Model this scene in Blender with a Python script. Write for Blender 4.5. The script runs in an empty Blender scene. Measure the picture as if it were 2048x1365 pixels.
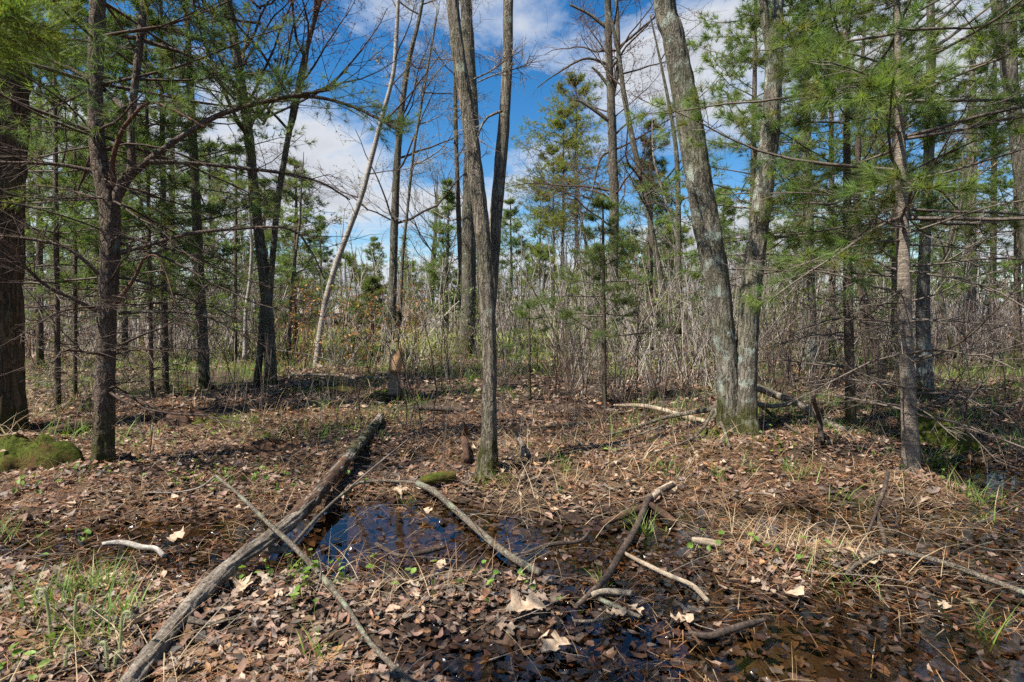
import bpy, math, numpy as np
from mathutils import Vector
R = math.radians
sc = bpy.context.scene
col = sc.collection

# ------------------------------------------------------------------ camera
HCAM, FPX, HOR = 1.38, 1138.0, 625.0          # eye height, focal length and horizon row in photo pixels
PITCH = math.atan((682.5 - HOR) / FPX)
cam = bpy.data.cameras.new('camera'); camo = bpy.data.objects.new('camera', cam); col.objects.link(camo)
cam.sensor_width = 36.0; cam.lens = 36.0 * FPX / 2048.0; cam.clip_start = 0.05; cam.clip_end = 3000
camo.location = (0, 0, HCAM); camo.rotation_euler = (R(90) - PITCH, 0, 0)
cam.dof.use_dof = True; cam.dof.focus_distance = 5.5; cam.dof.aperture_fstop = 4.5
sc.camera = camo

# ------------------------------------------------------------------ light
SUN_EL = R(56); SUN_AZ = math.atan2(-0.85, -0.53)      # direction towards the sun: left and behind the camera
sun_dir = Vector((math.sin(SUN_AZ) * math.cos(SUN_EL), math.cos(SUN_AZ) * math.cos(SUN_EL), math.sin(SUN_EL)))
sl = bpy.data.lights.new('sun', 'SUN'); sl.energy = 5.0; sl.angle = R(0.53); sl.color = (1, 0.95, 0.87)
so = bpy.data.objects.new('sun', sl); col.objects.link(so)
so.rotation_euler = sun_dir.to_track_quat('Z', 'Y').to_euler(); so.location = (-20, -14, 30)

world = bpy.data.worlds.new('World'); sc.world = world; world.use_nodes = True
nt = world.node_tree; nt.nodes.clear()
def wn(t, **k):
    n = nt.nodes.new(t)
    for a, b in k.items(): setattr(n, a, b)
    return n
def math_node(tree, op, a, b=None, clamp=False):
    n = tree.nodes.new('ShaderNodeMath'); n.operation = op; n.use_clamp = clamp
    for i, v in enumerate((a, b)):
        if v is None: continue
        if isinstance(v, (int, float)): n.inputs[i].default_value = v
        else: tree.links.new(v, n.inputs[i])
    return n.outputs[0]
sky = wn('ShaderNodeTexSky', sky_type='NISHITA'); sky.sun_disc = False
sky.sun_elevation = SUN_EL; sky.sun_rotation = SUN_AZ; sky.air_density = 1.0; sky.dust_density = 0.3; sky.ozone_density = 2.0
hs = wn('ShaderNodeHueSaturation'); hs.inputs['Saturation'].default_value = 1.42; hs.inputs['Value'].default_value = .5
nt.links.new(sky.outputs[0], hs.inputs['Color'])
tc = wn('ShaderNodeTexCoord'); sep = wn('ShaderNodeSeparateXYZ'); nt.links.new(tc.outputs['Generated'], sep.inputs[0])
zz = math_node(nt, 'ADD', math_node(nt, 'MAXIMUM', sep.outputs[2], 0.0), 0.22)
cx = math_node(nt, 'DIVIDE', sep.outputs[0], zz); cy = math_node(nt, 'DIVIDE', sep.outputs[1], zz)
comb = wn('ShaderNodeCombineXYZ'); nt.links.new(cx, comb.inputs[0]); nt.links.new(cy, comb.inputs[1]); comb.inputs[2].default_value = 3.7
mp = wn('ShaderNodeMapping'); nt.links.new(comb.outputs[0], mp.inputs[0]); mp.inputs['Location'].default_value = (0.72, 1.9, 0)
n1 = wn('ShaderNodeTexNoise'); n1.inputs['Scale'].default_value = 1.15; n1.inputs['Detail'].default_value = 9; n1.inputs['Roughness'].default_value = 0.58
n1.inputs['Distortion'].default_value = 0.25
nt.links.new(mp.outputs[0], n1.inputs['Vector'])
cov = math_node(nt, 'SUBTRACT', 0.082, math_node(nt, 'MULTIPLY', math_node(nt, 'MAXIMUM', sep.outputs[2], 0.0), 0.2))
dens = math_node(nt, 'ADD', n1.outputs[0], cov)
rmp = wn('ShaderNodeValToRGB'); nt.links.new(dens, rmp.inputs[0])
rmp.color_ramp.elements[0].position = 0.49; rmp.color_ramp.elements[1].position = 0.60
rmp2 = wn('ShaderNodeValToRGB'); nt.links.new(dens, rmp2.inputs[0])
rmp2.color_ramp.elements[0].position = 0.50; rmp2.color_ramp.elements[0].color = (2.85, 2.95, 3.1, 1)
rmp2.color_ramp.elements[1].position = 0.78; rmp2.color_ramp.elements[1].color = (1.35, 1.46, 1.75, 1)
mx = wn('ShaderNodeMix', data_type='RGBA'); nt.links.new(rmp.outputs[0], mx.inputs[0]); nt.links.new(hs.outputs[0], mx.inputs[6]); nt.links.new(rmp2.outputs[0], mx.inputs[7])
bg = wn('ShaderNodeBackground'); bg.inputs[1].default_value = 0.14; nt.links.new(mx.outputs[2], bg.inputs[0])
wo = wn('ShaderNodeOutputWorld'); nt.links.new(bg.outputs[0], wo.inputs[0])

sc.view_settings.view_transform = 'Standard'; sc.view_settings.look = 'None'; sc.view_settings.gamma = 1.0
sc.view_settings.use_curve_mapping = False; sc.view_settings.exposure = 1.15
sc.render.engine = 'CYCLES'
cy_ = sc.cycles; cy_.max_bounces = 5; cy_.diffuse_bounces = 3; cy_.glossy_bounces = 3; cy_.transmission_bounces = 3
cy_.transparent_max_bounces = 6; cy_.use_adaptive_sampling = True; cy_.adaptive_threshold = 0.015; cy_.sample_clamp_indirect = 4
cy_.use_denoising = False; cy_.caustics_reflective = False; cy_.caustics_refractive = False

# ------------------------------------------------------------------ pixel <-> place
SP, CP = math.sin(PITCH), math.cos(PITCH)
def ray(px, py):
    x = (px - 1024.0) / FPX; y = -(py - 682.5) / FPX
    return np.array([x, CP + y * SP, -SP + y * CP])
def P(px, py, Y):
    d = ray(px, py); return np.array([0, 0, HCAM]) + d * (Y / d[1])

# ------------------------------------------------------------------ noise
def _h(i, j, k, s):
    n = (i * 374761393 + j * 668265263 + k * 2147483647 % 982451653 + k * 1274126177 + s * 974711) & 0xffffffff
    n = ((n ^ (n >> 13)) * 1274126177) & 0xffffffff
    n = ((n ^ (n >> 16)) * 2246822519) & 0xffffffff
    return ((n ^ (n >> 15)) & 0xffffff) / float(0xffffff)
def vnoise(x, y, z=None, s=0):
    x = np.asarray(x, float); y = np.asarray(y, float); z = np.zeros_like(x) if z is None else np.asarray(z, float)
    xi = np.floor(x).astype(np.int64); yi = np.floor(y).astype(np.int64); zi = np.floor(z).astype(np.int64)
    fx = x - xi; fy = y - yi; fz = z - zi
    fx = fx * fx * (3 - 2 * fx); fy = fy * fy * (3 - 2 * fy); fz = fz * fz * (3 - 2 * fz)
    out = 0
    for a in (0, 1):
        for b in (0, 1):
            for c in (0, 1):
                out = out + _h(xi + a, yi + b, zi + c, s) * (fx if a else 1 - fx) * (fy if b else 1 - fy) * (fz if c else 1 - fz)
    return out
def fbm(x, y, z=None, s=0, o=4):
    t = 0; a = 1; n = 0
    for i in range(o):
        f = 2.03 ** i
        t = t + a * vnoise(x * f, y * f, None if z is None else z * f, s + i); n += a; a *= 0.5
    return t / n

# ------------------------------------------------------------------ terrain
def flat(px, py, z=0.05):
    d = ray(px, py); t = (HCAM - z) / -d[2]; return d[0] * t, d[1] * t
MOUNDS = [(1560, 905, 1.7, 0.9, 0.13), (1480, 862, .55, .4, .10), (975, 940, .45, .35, .06), (205, 930, .55, .45, .06), (40, 905, .6, .4, .14),
          (300, 960, 1.2, .7, .05), (1650, 1110, .55, .22, .09), (1860, 985, .5, .35, .08), (1180, 925, .9, .5, .06), (560, 1290, .9, .3, .03),
          (130, 1250, .6, .4, .06), (1050, 1290, .35, .15, .01), (330, 830, .9, .5, .12), (1110, 700, 4, 2.4, .3), (380, 760, 2.2, 1.0, .1),
          (785, 790, .35, .25, .14), (1870, 900, .3, .25, .05), (1090, 1240, .25, .12, .04), (930, 925, .3, .2, .05)]
PUDDLES = [(705, 1045, .52, .46, .19), (860, 1020, .55, .38, .12), (1000, 1090, .55, .26, .12), (1180, 1085, .5, .4, .12), (330, 1075, .9, .30, .14), (520, 1050, .45, .24, .09),
           (850, 1300, .5, .16, .07), (1150, 1330, .4, .16, .08), (1750, 1300, .85, .4, .15), (1990, 1250, .6, .5, .14), (1420, 1255, .5, .26, .13), (1300, 1180, .4, .3, .11), (1930, 930, .5, 1.1, .21), (2010, 1060, .55, .6, .17),
           (1990, 860, .7, .8, .10), (605, 875, .5, .35, .12), (760, 930, .35, .5, .07), (1390, 1020, .45, .2, .08), (1620, 1030, .4, .17, .10), (1100, 880, .8, .35, .08), (880, 820, 1.2, .5, .08), (180, 1050, .5, .2, .06)]
_M = [(*flat(a, b), c, d, e) for a, b, c, d, e in MOUNDS]; _U = [(*flat(a, b), c, d, -e) for a, b, c, d, e in PUDDLES]
def terrain(x, y):
    x = np.asarray(x, float); y = np.asarray(y, float)
    r = np.hypot(x, y); near = 1 / (1 + (r / 30) ** 2)
    z = 0.055 + (fbm(x * 0.9, y * 0.9, s=11, o=3) - 0.5) * 0.17 * near + (fbm(x * 5, y * 5, s=21, o=3) - 0.5) * 0.05 * near
    z = z + (fbm(x * 0.06, y * 0.06, s=31, o=2) - 0.5) * 0.5 * np.clip((r - 9) / 15, 0, 1)
    z = z + .06 * np.clip((r - 6.5) / 3, 0, 1) - .045 * np.exp(-((y - 3.35 - .15 * np.sin(x * 1.3)) / .55) ** 2)
    for a, b, c, d, e in _M + _U:
        z = z + e * np.exp(-(((x - a) / c) ** 2 + ((y - b) / d) ** 2))
    return z
def G(px, py):
    z = 0.05
    for _ in range(6):
        x, y = flat(px, py, z); z = float(terrain(x, y))
    return np.array([x, y, z])

def GW(px, py):
    """the same on whatever carries a fallen stick: litter or water surface"""
    z = 0.05
    for _ in range(8):
        x, y = flat(px, py, z); z = .5 * z + .5 * max(float(terrain(x, y)), 0.0)
    return np.array([x, y, z])
def at_height(px, py, z): return np.array([*flat(px, py, z), z])

# ------------------------------------------------------------------ mesh collector
class MB:
    def __init__(s): s.v = []; s.f = []; s.c = []; s.n = 0; s.mi = []
    def add(s, v, faces, c=None, m=0):
        v = np.asarray(v, float).reshape(-1, 3)
        for f in (faces if isinstance(faces, list) else [faces]):
            f = np.asarray(f, np.int64); s.f.append(f + s.n); s.mi.append(np.full(len(f), m, np.int32))
        s.v.append(v)
        if c is None: c = np.ones((len(v), 3))
        c = np.asarray(c, float)
        if c.ndim == 1: c = np.tile(c, (len(v), 1))
        s.c.append(c); s.n += len(v)
    def build(s, name, mats, parent=None, origin=(0, 0, 0), smooth=True):
        me = bpy.data.meshes.new(name); v = np.concatenate(s.v) - np.asarray(origin, float)
        me.vertices.add(len(v)); me.vertices.foreach_set('co', v.astype(np.float32).ravel())
        cnt = np.concatenate([np.full(len(f), f.shape[1], np.int32) for f in s.f])
        loops = np.concatenate([f.ravel() for f in s.f]).astype(np.int32)
        st = np.concatenate([[0], np.cumsum(cnt)[:-1]]).astype(np.int32)
        me.loops.add(len(loops)); me.loops.foreach_set('vertex_index', loops)
        me.polygons.add(len(cnt)); me.polygons.foreach_set('loop_start', st); me.polygons.foreach_set('loop_total', cnt)
        me.polygons.foreach_set('material_index', np.concatenate(s.mi)); me.polygons.foreach_set('use_smooth', np.full(len(cnt), smooth))
        ca = me.color_attributes.new('Col', 'FLOAT_COLOR', 'POINT')
        ca.data.foreach_set('color', np.hstack([np.concatenate(s.c), np.ones((len(v), 1))]).astype(np.float32).ravel())
        for m in (mats if isinstance(mats, (list, tuple)) else [mats]): me.materials.append(m)
        me.update(calc_edges=True)
        o = bpy.data.objects.new(name, me); col.objects.link(o)
        if parent is not None: o.parent = parent
        else: o.location = origin
        return o
def tag(o, label=None, cat=None, group=None, kind=None):
    for k, v in (('label', label), ('category', cat), ('group', group), ('kind', kind)):
        if v: o[k] = v
    return o
def thing(name, label, cat, loc, group=None):
    o = bpy.data.objects.new(name, None); o.empty_display_size = 0.2; col.objects.link(o); o.location = tuple(loc)
    return tag(o, label, cat, group)
def scatter(n, y0, y1, rng, p=1.0):
    u = rng.random(n); y = np.sqrt(y0 ** 2 + (y1 ** 2 - y0 ** 2) * u); x = rng.uniform(-.98, .98, n) * y; return x, y
def nrm(a): return a / (np.linalg.norm(a, axis=-1, keepdims=True) + 1e-9)

# ------------------------------------------------------------------ materials
MAT = {}
class NT:
    def __init__(s, name):
        s.m = bpy.data.materials.new(name); s.m.use_nodes = True; s.t = s.m.node_tree; s.t.nodes.clear(); MAT[name] = s.m
        s.out = s.n('ShaderNodeOutputMaterial')
    def n(s, t, ins=None, **k):
        x = s.t.nodes.new(t)
        for a, b in k.items(): setattr(x, a, b)
        for a, b in (ins or {}).items(): s.set(x.inputs[a], b)
        return x
    def set(s, sock, v):
        if isinstance(v, bpy.types.NodeSocket): s.t.links.new(v, sock)
        else:
            if isinstance(v, tuple) and len(v) == 3 and sock.type == 'RGBA': v = (*v, 1)
            sock.default_value = v
    def noise(s, vec, scale, detail=4, rough=0.55, dist=0.0):
        return s.n('ShaderNodeTexNoise', {'Vector': vec, 'Scale': scale, 'Detail': detail, 'Roughness': rough, 'Distortion': dist}).outputs[0]
    def ramp(s, fac, stops):
        x = s.n('ShaderNodeValToRGB', {'Fac': fac}); e = x.color_ramp.elements
        while len(e) < len(stops): e.new(0.5)
        for i, (p, c) in enumerate(stops):
            e[i].position = p; e[i].color = (*c, 1) if isinstance(c, tuple) else (c, c, c, 1)
        return x.outputs[0]
    def mix(s, f, a, b, mode='MIX'):
        x = s.n('ShaderNodeMix', data_type='RGBA', blend_type=mode); s.set(x.inputs[0], f); s.set(x.inputs[6], a); s.set(x.inputs[7], b); return x.outputs[2]
    def math(s, op, a, b=None, clamp=False): return math_node(s.t, op, a, b, clamp)
    def coord(s, which='Object', scale=(1, 1, 1)):
        tc = s.n('ShaderNodeTexCoord'); return s.n('ShaderNodeMapping', {'Vector': tc.outputs[which], 'Scale': scale}).outputs[0]
    def bump(s, h, strength=0.5, dist=0.02): return s.n('ShaderNodeBump', {'Height': h, 'Strength': strength, 'Distance': dist}).outputs[0]
    def bsdf(s, color, rough=0.8, normal=None, spec=0.3):
        ins = {'Base Color': color, 'Roughness': rough, 'Specular IOR Level': spec}
        if normal is not None: ins['Normal'] = normal
        return s.n('ShaderNodeBsdfPrincipled', ins).outputs[0]
    def surf(s, sh): s.t.links.new(sh, s.out.inputs[0]); return s.m
    def col(s): return s.n('ShaderNodeVertexColor', layer_name='Col').outputs[0]

def bark(name, dark, mid, light, sc_=9.0, zs=0.22, lichen=0.0, lcol=(0.30, 0.36, 0.29), moss=0.0, bumps=0.9, rings=False, algae=0.0, plates=False, lz=0.0, crk=0.7):
    t = NT(name)
    v = t.coord('Object', (1, 1, zs)); v1 = t.coord('Object')
    w = t.noise(v1, 3.0, 3)
    vv = t.n('ShaderNodeVectorMath', {0: v, 1: t.n('ShaderNodeVectorMath', {0: t.n('ShaderNodeTexNoise', {'Vector': v1, 'Scale': 5.0}).outputs['Color'], 'Scale': 0.08}, operation='SCALE').outputs[0]}, operation='ADD').outputs[0]
    if plates:
        vo = t.n('ShaderNodeTexVoronoi', {'Vector': vv, 'Scale': sc_ * 2.2, 'Randomness': 1.0}, feature='DISTANCE_TO_EDGE').outputs[0]
        crack = t.ramp(vo, [(0.0, 0.25), (0.12, 1.0)])
    else:
        rn = t.math('ABSOLUTE', t.math('SUBTRACT', t.noise(vv, sc_ * 3.2, 4, .55, .6), .5))
        crack = t.ramp(rn, [(0.0, 0.0), (0.07, 1.0)])
    fine = t.noise(vv, sc_ * 5, 6, 0.7)
    h = t.math('ADD', t.math('MULTIPLY', crack, crk), t.math('MULTIPLY', fine, 0.6))
    spk = t.noise(v1, sc_ * 7, 5, .75); fine2 = t.math('ADD', t.math('MULTIPLY', fine, .55), t.math('MULTIPLY', spk, .45))
    c = t.ramp(fine2, [(0.36, dark), (0.5, mid), (0.63, light)])
    c = t.mix(t.math('MULTIPLY', t.math('SUBTRACT', 1.0, crack), crk), c, tuple(x * 0.7 for x in dark))
    c = t.mix(t.ramp(w, [(0.35, 0.0), (0.7, 0.5)]), c, t.mix(0.5, c, tuple(x * 1.0 for x in light)))
    if rings:
        rg = t.noise(t.coord('Object', (0.6, 0.6, 9)), 7, 4, 0.6)
        c = t.mix(t.ramp(rg, [(0.42, 0.0), (0.62, 0.7)]), c, dark); h = t.math('ADD', h, t.math('MULTIPLY', rg, 0.8))
    if algae:
        c = t.mix(t.ramp(t.noise(v1, 2.2, 5, 0.6), [(0.4, 0.0), (0.62, algae)]), c, (0.085, 0.105, 0.035))
    if lichen:
        ln = t.noise(v1, 7.0, 7, 0.62); lf = t.ramp(ln, [(0.62 - 0.14 * lichen, 0.0), (0.70 - 0.12 * lichen, 0.85)])
        lf = t.math('MULTIPLY', lf, t.ramp(fine, [(0.3, 0.2), (0.5, 1.0)]))
        if lz: lf = t.math('MULTIPLY', lf, t.ramp(t.n('ShaderNodeSeparateXYZ', {0: v1}).outputs[2], [(lz * .5, 1.0), (lz, .15)]))
        c = t.mix(lf, c, lcol)
    if moss:
        z = t.n('ShaderNodeSeparateXYZ', {0: v1}).outputs[2]
        mm = t.math('MULTIPLY', t.ramp(t.math('ADD', z, t.math('MULTIPLY', t.noise(v1, 6, 4), -0.45)), [(0.0, 1.0), (moss, 0.0)]), t.ramp(t.noise(v1, 14, 5), [(0.35, 0.2), (0.55, 1.0)]))
        c = t.mix(mm, c, t.ramp(fine, [(0.3, (0.03, 0.032, 0.010)), (0.7, (0.085, 0.082, 0.025))]))
    return t.surf(t.bsdf(c, 0.9, t.bump(t.math('ADD', h, t.math('MULTIPLY', spk, .5)), bumps, 0.022), 0.15))

bark('bark_oak', (.055, .048, .038), (.175, .152, .120), (.34, .30, .245), 9, .13, lichen=.62, lcol=(.33, .38, .32), moss=.12, algae=.3)
bark('bark_center', (.055, .045, .034), (.18, .15, .115), (.34, .29, .22), 11, .10, lichen=.25, lcol=(.27, .30, .22), moss=.10, algae=.2)
bark('bark_dark_oak', (.024, .016, .012), (.105, .066, .042), (.21, .14, .09), 6, .10, lichen=0, moss=.15, algae=.25)
bark('bark_pine_dark', (.032, .023, .018), (.12, .083, .064), (.26, .20, .165), 15, .5, lichen=.12, lcol=(.22, .24, .20), moss=.25, algae=.2, plates=True)
bark('bark_pine_smooth', (.12, .096, .074), (.30, .245, .19), (.44, .37, .30), 14, .9, lichen=.15, rings=True, lcol=(.30, .33, .27), crk=.12)
bark('bark_grey', (.045, .038, .030), (.135, .115, .09), (.28, .24, .195), 11, .12, lichen=.25, algae=.3, moss=.1)
bark('bark_birch', (.10, .08, .065), (.38, .34, .29), (.58, .54, .48), 12, 2.5, lichen=0, rings=True, bumps=.4, crk=.25)
bark('bark_twig', (.085, .068, .054), (.21, .172, .138), (.34, .29, .24), 25, .3, bumps=.3)
bark('bark_twig_mid', (.05, .039, .031), (.14, .112, .09), (.25, .21, .175), 25, .3, bumps=.3)
bark('bark_brush', (.19, .16, .135), (.40, .345, .29), (.54, .475, .41), 25, .3, bumps=.2)
bark('bark_twig_dark', (.03, .021, .017), (.085, .060, .046), (.17, .125, .10), 25, .3, bumps=.3)
bark('bark_twig_red', (.05, .026, .018), (.13, .066, .045), (.24, .14, .10), 25, .3, bumps=.3)
bark('bark_stick', (.05, .039, .028), (.15, .12, .088), (.30, .255, .20), 22, .5, lichen=.6, lcol=(.28, .32, .22), bumps=.7)
bark('bark_lichen_base', (.045, .038, .030), (.15, .13, .105), (.28, .25, .21), 10, .14, lichen=1.1, lcol=(.38, .43, .37), moss=.1, lz=1.3)

def wood(name, dark, mid, light, s=14, wet=0.0):
    t = NT(name); v = t.coord('Generated', (14, 1.6, 14)); v1 = t.coord('Object')
    f = t.noise(v, s * .25, 6, .65); g = t.noise(v1, 5, 5, .6); k = t.noise(v1, 60, 4, .7)
    c = t.ramp(t.math('ADD', t.math('MULTIPLY', f, .5), t.math('MULTIPLY', k, .5)), [(.36, dark), (.5, mid), (.64, light)])
    c = t.mix(t.ramp(g, [(.45, 0.0), (.68, .8)]), c, dark)
    return t.surf(t.bsdf(c, .85 - wet, t.bump(t.math('ADD', f, k), .8, .008), .25))
wood('wood_grey', (.05, .038, .028), (.19, .155, .12), (.40, .345, .28))
wood('wood_pale', (.16, .115, .075), (.38, .30, .21), (.58, .48, .36))
wood('wood_rot', (.022, .013, .009), (.085, .045, .026), (.20, .11, .065))
wood('wood_dark', (.02, .014, .011), (.075, .052, .038), (.19, .145, .11))
wood('wood_break', (.28, .14, .06), (.50, .31, .16), (.70, .52, .33))

def foliage(name, trans=0.35, rough=0.55, spec=.35, mul=(1, 1, 1)):
    t = NT(name); c = t.mix(1.0, t.col(), mul, 'MULTIPLY')
    a = t.bsdf(c, rough, None, spec)
    b = t.n('ShaderNodeBsdfTranslucent', {'Color': t.mix(1.0, c, (1.15, 1.25, .6), 'MULTIPLY')}).outputs[0]
    return t.surf(t.n('ShaderNodeMixShader', {0: trans, 1: a, 2: b}).outputs[0])
foliage('needles', .5); foliage('grass_blade', .4, .5); foliage('bud', .25, .7)

def leafmat(name, rough, use_random=False, dark=1.0, spec=.3):
    t = NT(name); v = t.coord('Object')
    if use_random:
        oi = t.n('ShaderNodeObjectInfo').outputs['Random']
        c = t.ramp(oi, [(0.0, (.24, .165, .115)), (.16, (.38, .28, .20)), (.34, (.18, .115, .08)), (.50, (.30, .21, .16)), (.68, (.12, .085, .062)), (.84, (.25, .21, .18)), (1.0, (.42, .33, .24))])
    else: c = t.col()
    n = t.noise(v, 70, 5, .65); n2 = t.noise(v, 22, 4, .6)
    c = t.mix(1.0, c, t.ramp(n, [(.3, .55), (.7, 1.25)]), 'MULTIPLY'); c = t.mix(t.ramp(n2, [(.5, 0.0), (.72, .65)]), c, t.mix(1.0, c, (.4, .33, .3), 'MULTIPLY'))
    if dark != 1.0: c = t.mix(1.0, c, (dark, dark, dark), 'MULTIPLY')
    a = t.bsdf(c, rough, t.bump(n, .35, .004), spec); b = t.n('ShaderNodeBsdfTranslucent', {'Color': c}).outputs[0]
    return t.surf(t.n('ShaderNodeMixShader', {0: .15, 1: a, 2: b}).outputs[0])
leafmat('dry_leaf', .62); leafmat('dry_leaf_random', .6, True); leafmat('wet_leaf', .2, spec=.55)

t = NT('soil'); v = t.coord('Object')
n = t.noise(v, 9, 8, .7); n2 = t.noise(v, 1.3, 4); n3 = t.noise(v, 60, 4, .7)
c = t.ramp(n, [(.3, (.012, .008, .006)), (.5, (.05, .030, .020)), (.7, (.13, .080, .055))])
c = t.mix(t.ramp(n2, [(.5, 0.0), (.68, .45)]), c, (.16, .12, .065))
t.surf(t.bsdf(c, .8, t.bump(t.math('ADD', n, n3), .8, .03), .2))

t = NT('water'); v = t.coord('Object')
bm_ = t.bump(t.noise(v, 7, 3, .5), .06, .02)
fr = t.n('ShaderNodeFresnel', {'IOR': 1.65, 'Normal': bm_}).outputs[0]
gl = t.n('ShaderNodeBsdfGlossy', {'Color': (1, 1, 1), 'Roughness': .05, 'Normal': bm_}).outputs[0]
tr = t.n('ShaderNodeBsdfTransparent', {'Color': (.66, .56, .44)}).outputs[0]
t.surf(t.n('ShaderNodeMixShader', {0: fr, 1: tr, 2: gl}).outputs[0])

t = NT('moss'); v = t.coord('Object'); n = t.noise(v, 30, 6, .7); n2 = t.noise(v, 5, 4)
c = t.ramp(n, [(.3, (.018, .025, .005)), (.55, (.065, .078, .012)), (.75, (.15, .145, .025))]); c = t.mix(t.ramp(n2, [(.5, 0.0), (.66, .85)]), c, (.10, .055, .025))
t.surf(t.bsdf(c, .95, t.bump(n, 1.0, .02), .1))

# ------------------------------------------------------------------ shapes
def frames(Pn):
    T = np.gradient(Pn, axis=1); T = nrm(T)
    ref = np.where(np.abs(T.mean(1))[:, 2:3] > 0.8, np.array([[1.0, 0, 0]]), np.array([[0, 0, 1.0]]))[:, None, :]
    A = nrm(np.cross(T, ref)); B = np.cross(T, A); return T, A, B
def tubes(mb, Pn, Rn, k=3, c=None, m=0):
    """N tubes of n points each, k sides, open ended."""
    N, n, _ = Pn.shape; T, A, B = frames(Pn)
    a = np.arange(k) * 2 * np.pi / k
    V = Pn[:, :, None] + Rn[:, :, None, None] * (np.cos(a)[None, None, :, None] * A[:, :, None] + np.sin(a)[None, None, :, None] * B[:, :, None])
    i = np.arange(n - 1)[:, None]; j = np.arange(k)[None]; j2 = (j + 1) % k
    F = np.stack([i * k + j, i * k + j2, (i + 1) * k + j2, (i + 1) * k + j], -1).reshape(-1, 4)
    F = (F[None] + (np.arange(N) * n * k)[:, None, None]).reshape(-1, 4)
    if c is not None: c = np.repeat(c, n * k, axis=0) if np.ndim(c) == 2 else c
    mb.add(V, F, c, m)
def grow(o, d, L, n, wig, up, rng, droop=None):
    d = nrm(d); p = o; out = [p]; st = (L / (n - 1))[:, None]
    for i in range(n - 1):
        d = nrm(d + wig * rng.normal(size=d.shape) + np.array([0, 0, 1.0]) * (up if droop is None else droop[i])); p = p + d * st; out.append(p)
    return np.stack(out, 1)
def sprout(Pn, m, t0, t1, ang, rng, planar=False, spread=.35):
    N, n, _ = Pn.shape
    t = rng.uniform(t0, t1, (N, m)); f = t * (n - 1); i = np.clip(f.astype(int), 0, n - 2); w = (f - i)[..., None]
    idx = np.arange(N)[:, None]; pos = Pn[idx, i] * (1 - w) + Pn[idx, i + 1] * w; T = nrm(Pn[idx, i + 1] - Pn[idx, i])
    if planar:
        s = nrm(np.cross(T, np.array([0, 0, 1.0]))) * rng.choice([-1, 1], (N, m))[..., None]
        perp = nrm(s + rng.normal(0, spread, T.shape))
    else: perp = nrm(np.cross(T, rng.normal(size=T.shape)))
    a = rng.normal(ang, .18, (N, m))[..., None]
    d = T * np.cos(a) + perp * np.sin(a)
    return pos.reshape(-1, 3), d.reshape(-1, 3), t.reshape(-1)
def taper(r0, n, end=.3): return np.outer(r0, np.linspace(1, end, n))
GREENS = np.array([(.150, .195, .055), (.115, .170, .055), (.175, .215, .065), (.110, .160, .070), (.140, .180, .080), (.17, .16, .06)])
def needles(mb, pos, d, K, L, w, rng, tint=(1, 1, 1), spread=(12, 78), back=.05, cols=GREENS):
    N = len(pos)
    if N == 0: return
    d = nrm(d); A = nrm(np.cross(d, rng.normal(size=d.shape))); B = np.cross(d, A)
    a = np.radians(rng.uniform(spread[0], spread[1], (N, K))); ph = rng.uniform(0, 2 * np.pi, (N, K))
    nd = d[:, None] * np.cos(a)[..., None] + (A[:, None] * np.cos(ph)[..., None] + B[:, None] * np.sin(ph)[..., None]) * np.sin(a)[..., None]
    base = pos[:, None] - d[:, None] * rng.uniform(0, back, (N, K))[..., None]
    ln = L * rng.uniform(.65, 1.15, (N, K))[..., None]
    side = nrm(np.cross(nd, rng.normal(size=nd.shape))) * (w / 2)
    tip = base + nd * ln; tip[..., 2] -= ln[..., 0] * .08
    V = np.stack([base - side, base + side, tip], 2).reshape(-1, 3)
    F = np.arange(N * K * 3).reshape(-1, 3)
    c = cols[rng.integers(0, len(cols), N)] * rng.uniform(.7, 1.25, (N, 1)) * np.asarray(tint)
    c = c[:, None, :] * rng.uniform(.8, 1.2, (N, K))[..., None]
    mb.add(V, F, np.repeat(c.reshape(-1, 3), 3, axis=0))
def blades(mb, o, d, L, w, bend, cols, rng, seg=3):
    """grass blades: strips that taper and bow outwards"""
    N = len(o); d = nrm(d); h = d.copy(); h[:, 2] = 0; h = nrm(h + 1e-6); side = np.stack([-h[:, 1], h[:, 0], np.zeros(N)], 1)
    side = nrm(side + rng.normal(0, .5, side.shape) * np.array([1, 1, .2]))
    V = []; 
    for i in range(seg + 1):
        t = i / seg; p = o + d * (L * t)[:, None] + (h * 0.8 + np.array([0, 0, -.6])) * (bend * L * t * t)[:, None]
        ww = (w * (1 - t) ** .7 * .5)[:, None] if i < seg else np.zeros((N, 1))
        V += [p - side * ww, p + side * ww] if i < seg else [p]
    n = 2 * seg + 1; V = np.stack(V, 1)
    F = [(2 * i, 2 * i + 1, 2 * i + 3, 2 * i + 2) for i in range(seg - 1)]
    q = (np.array(F).reshape(-1, 4)[None] + (np.arange(N) * n)[:, None, None]).reshape(-1, 4)
    tr_ = (np.array([[2 * seg - 2, 2 * seg - 1, 2 * seg]])[None] + (np.arange(N) * n)[:, None, None]).reshape(-1, 3)
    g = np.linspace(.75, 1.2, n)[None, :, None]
    mb.add(V, [q, tr_], (cols[:, None, :] * g).reshape(-1, 3))
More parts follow.
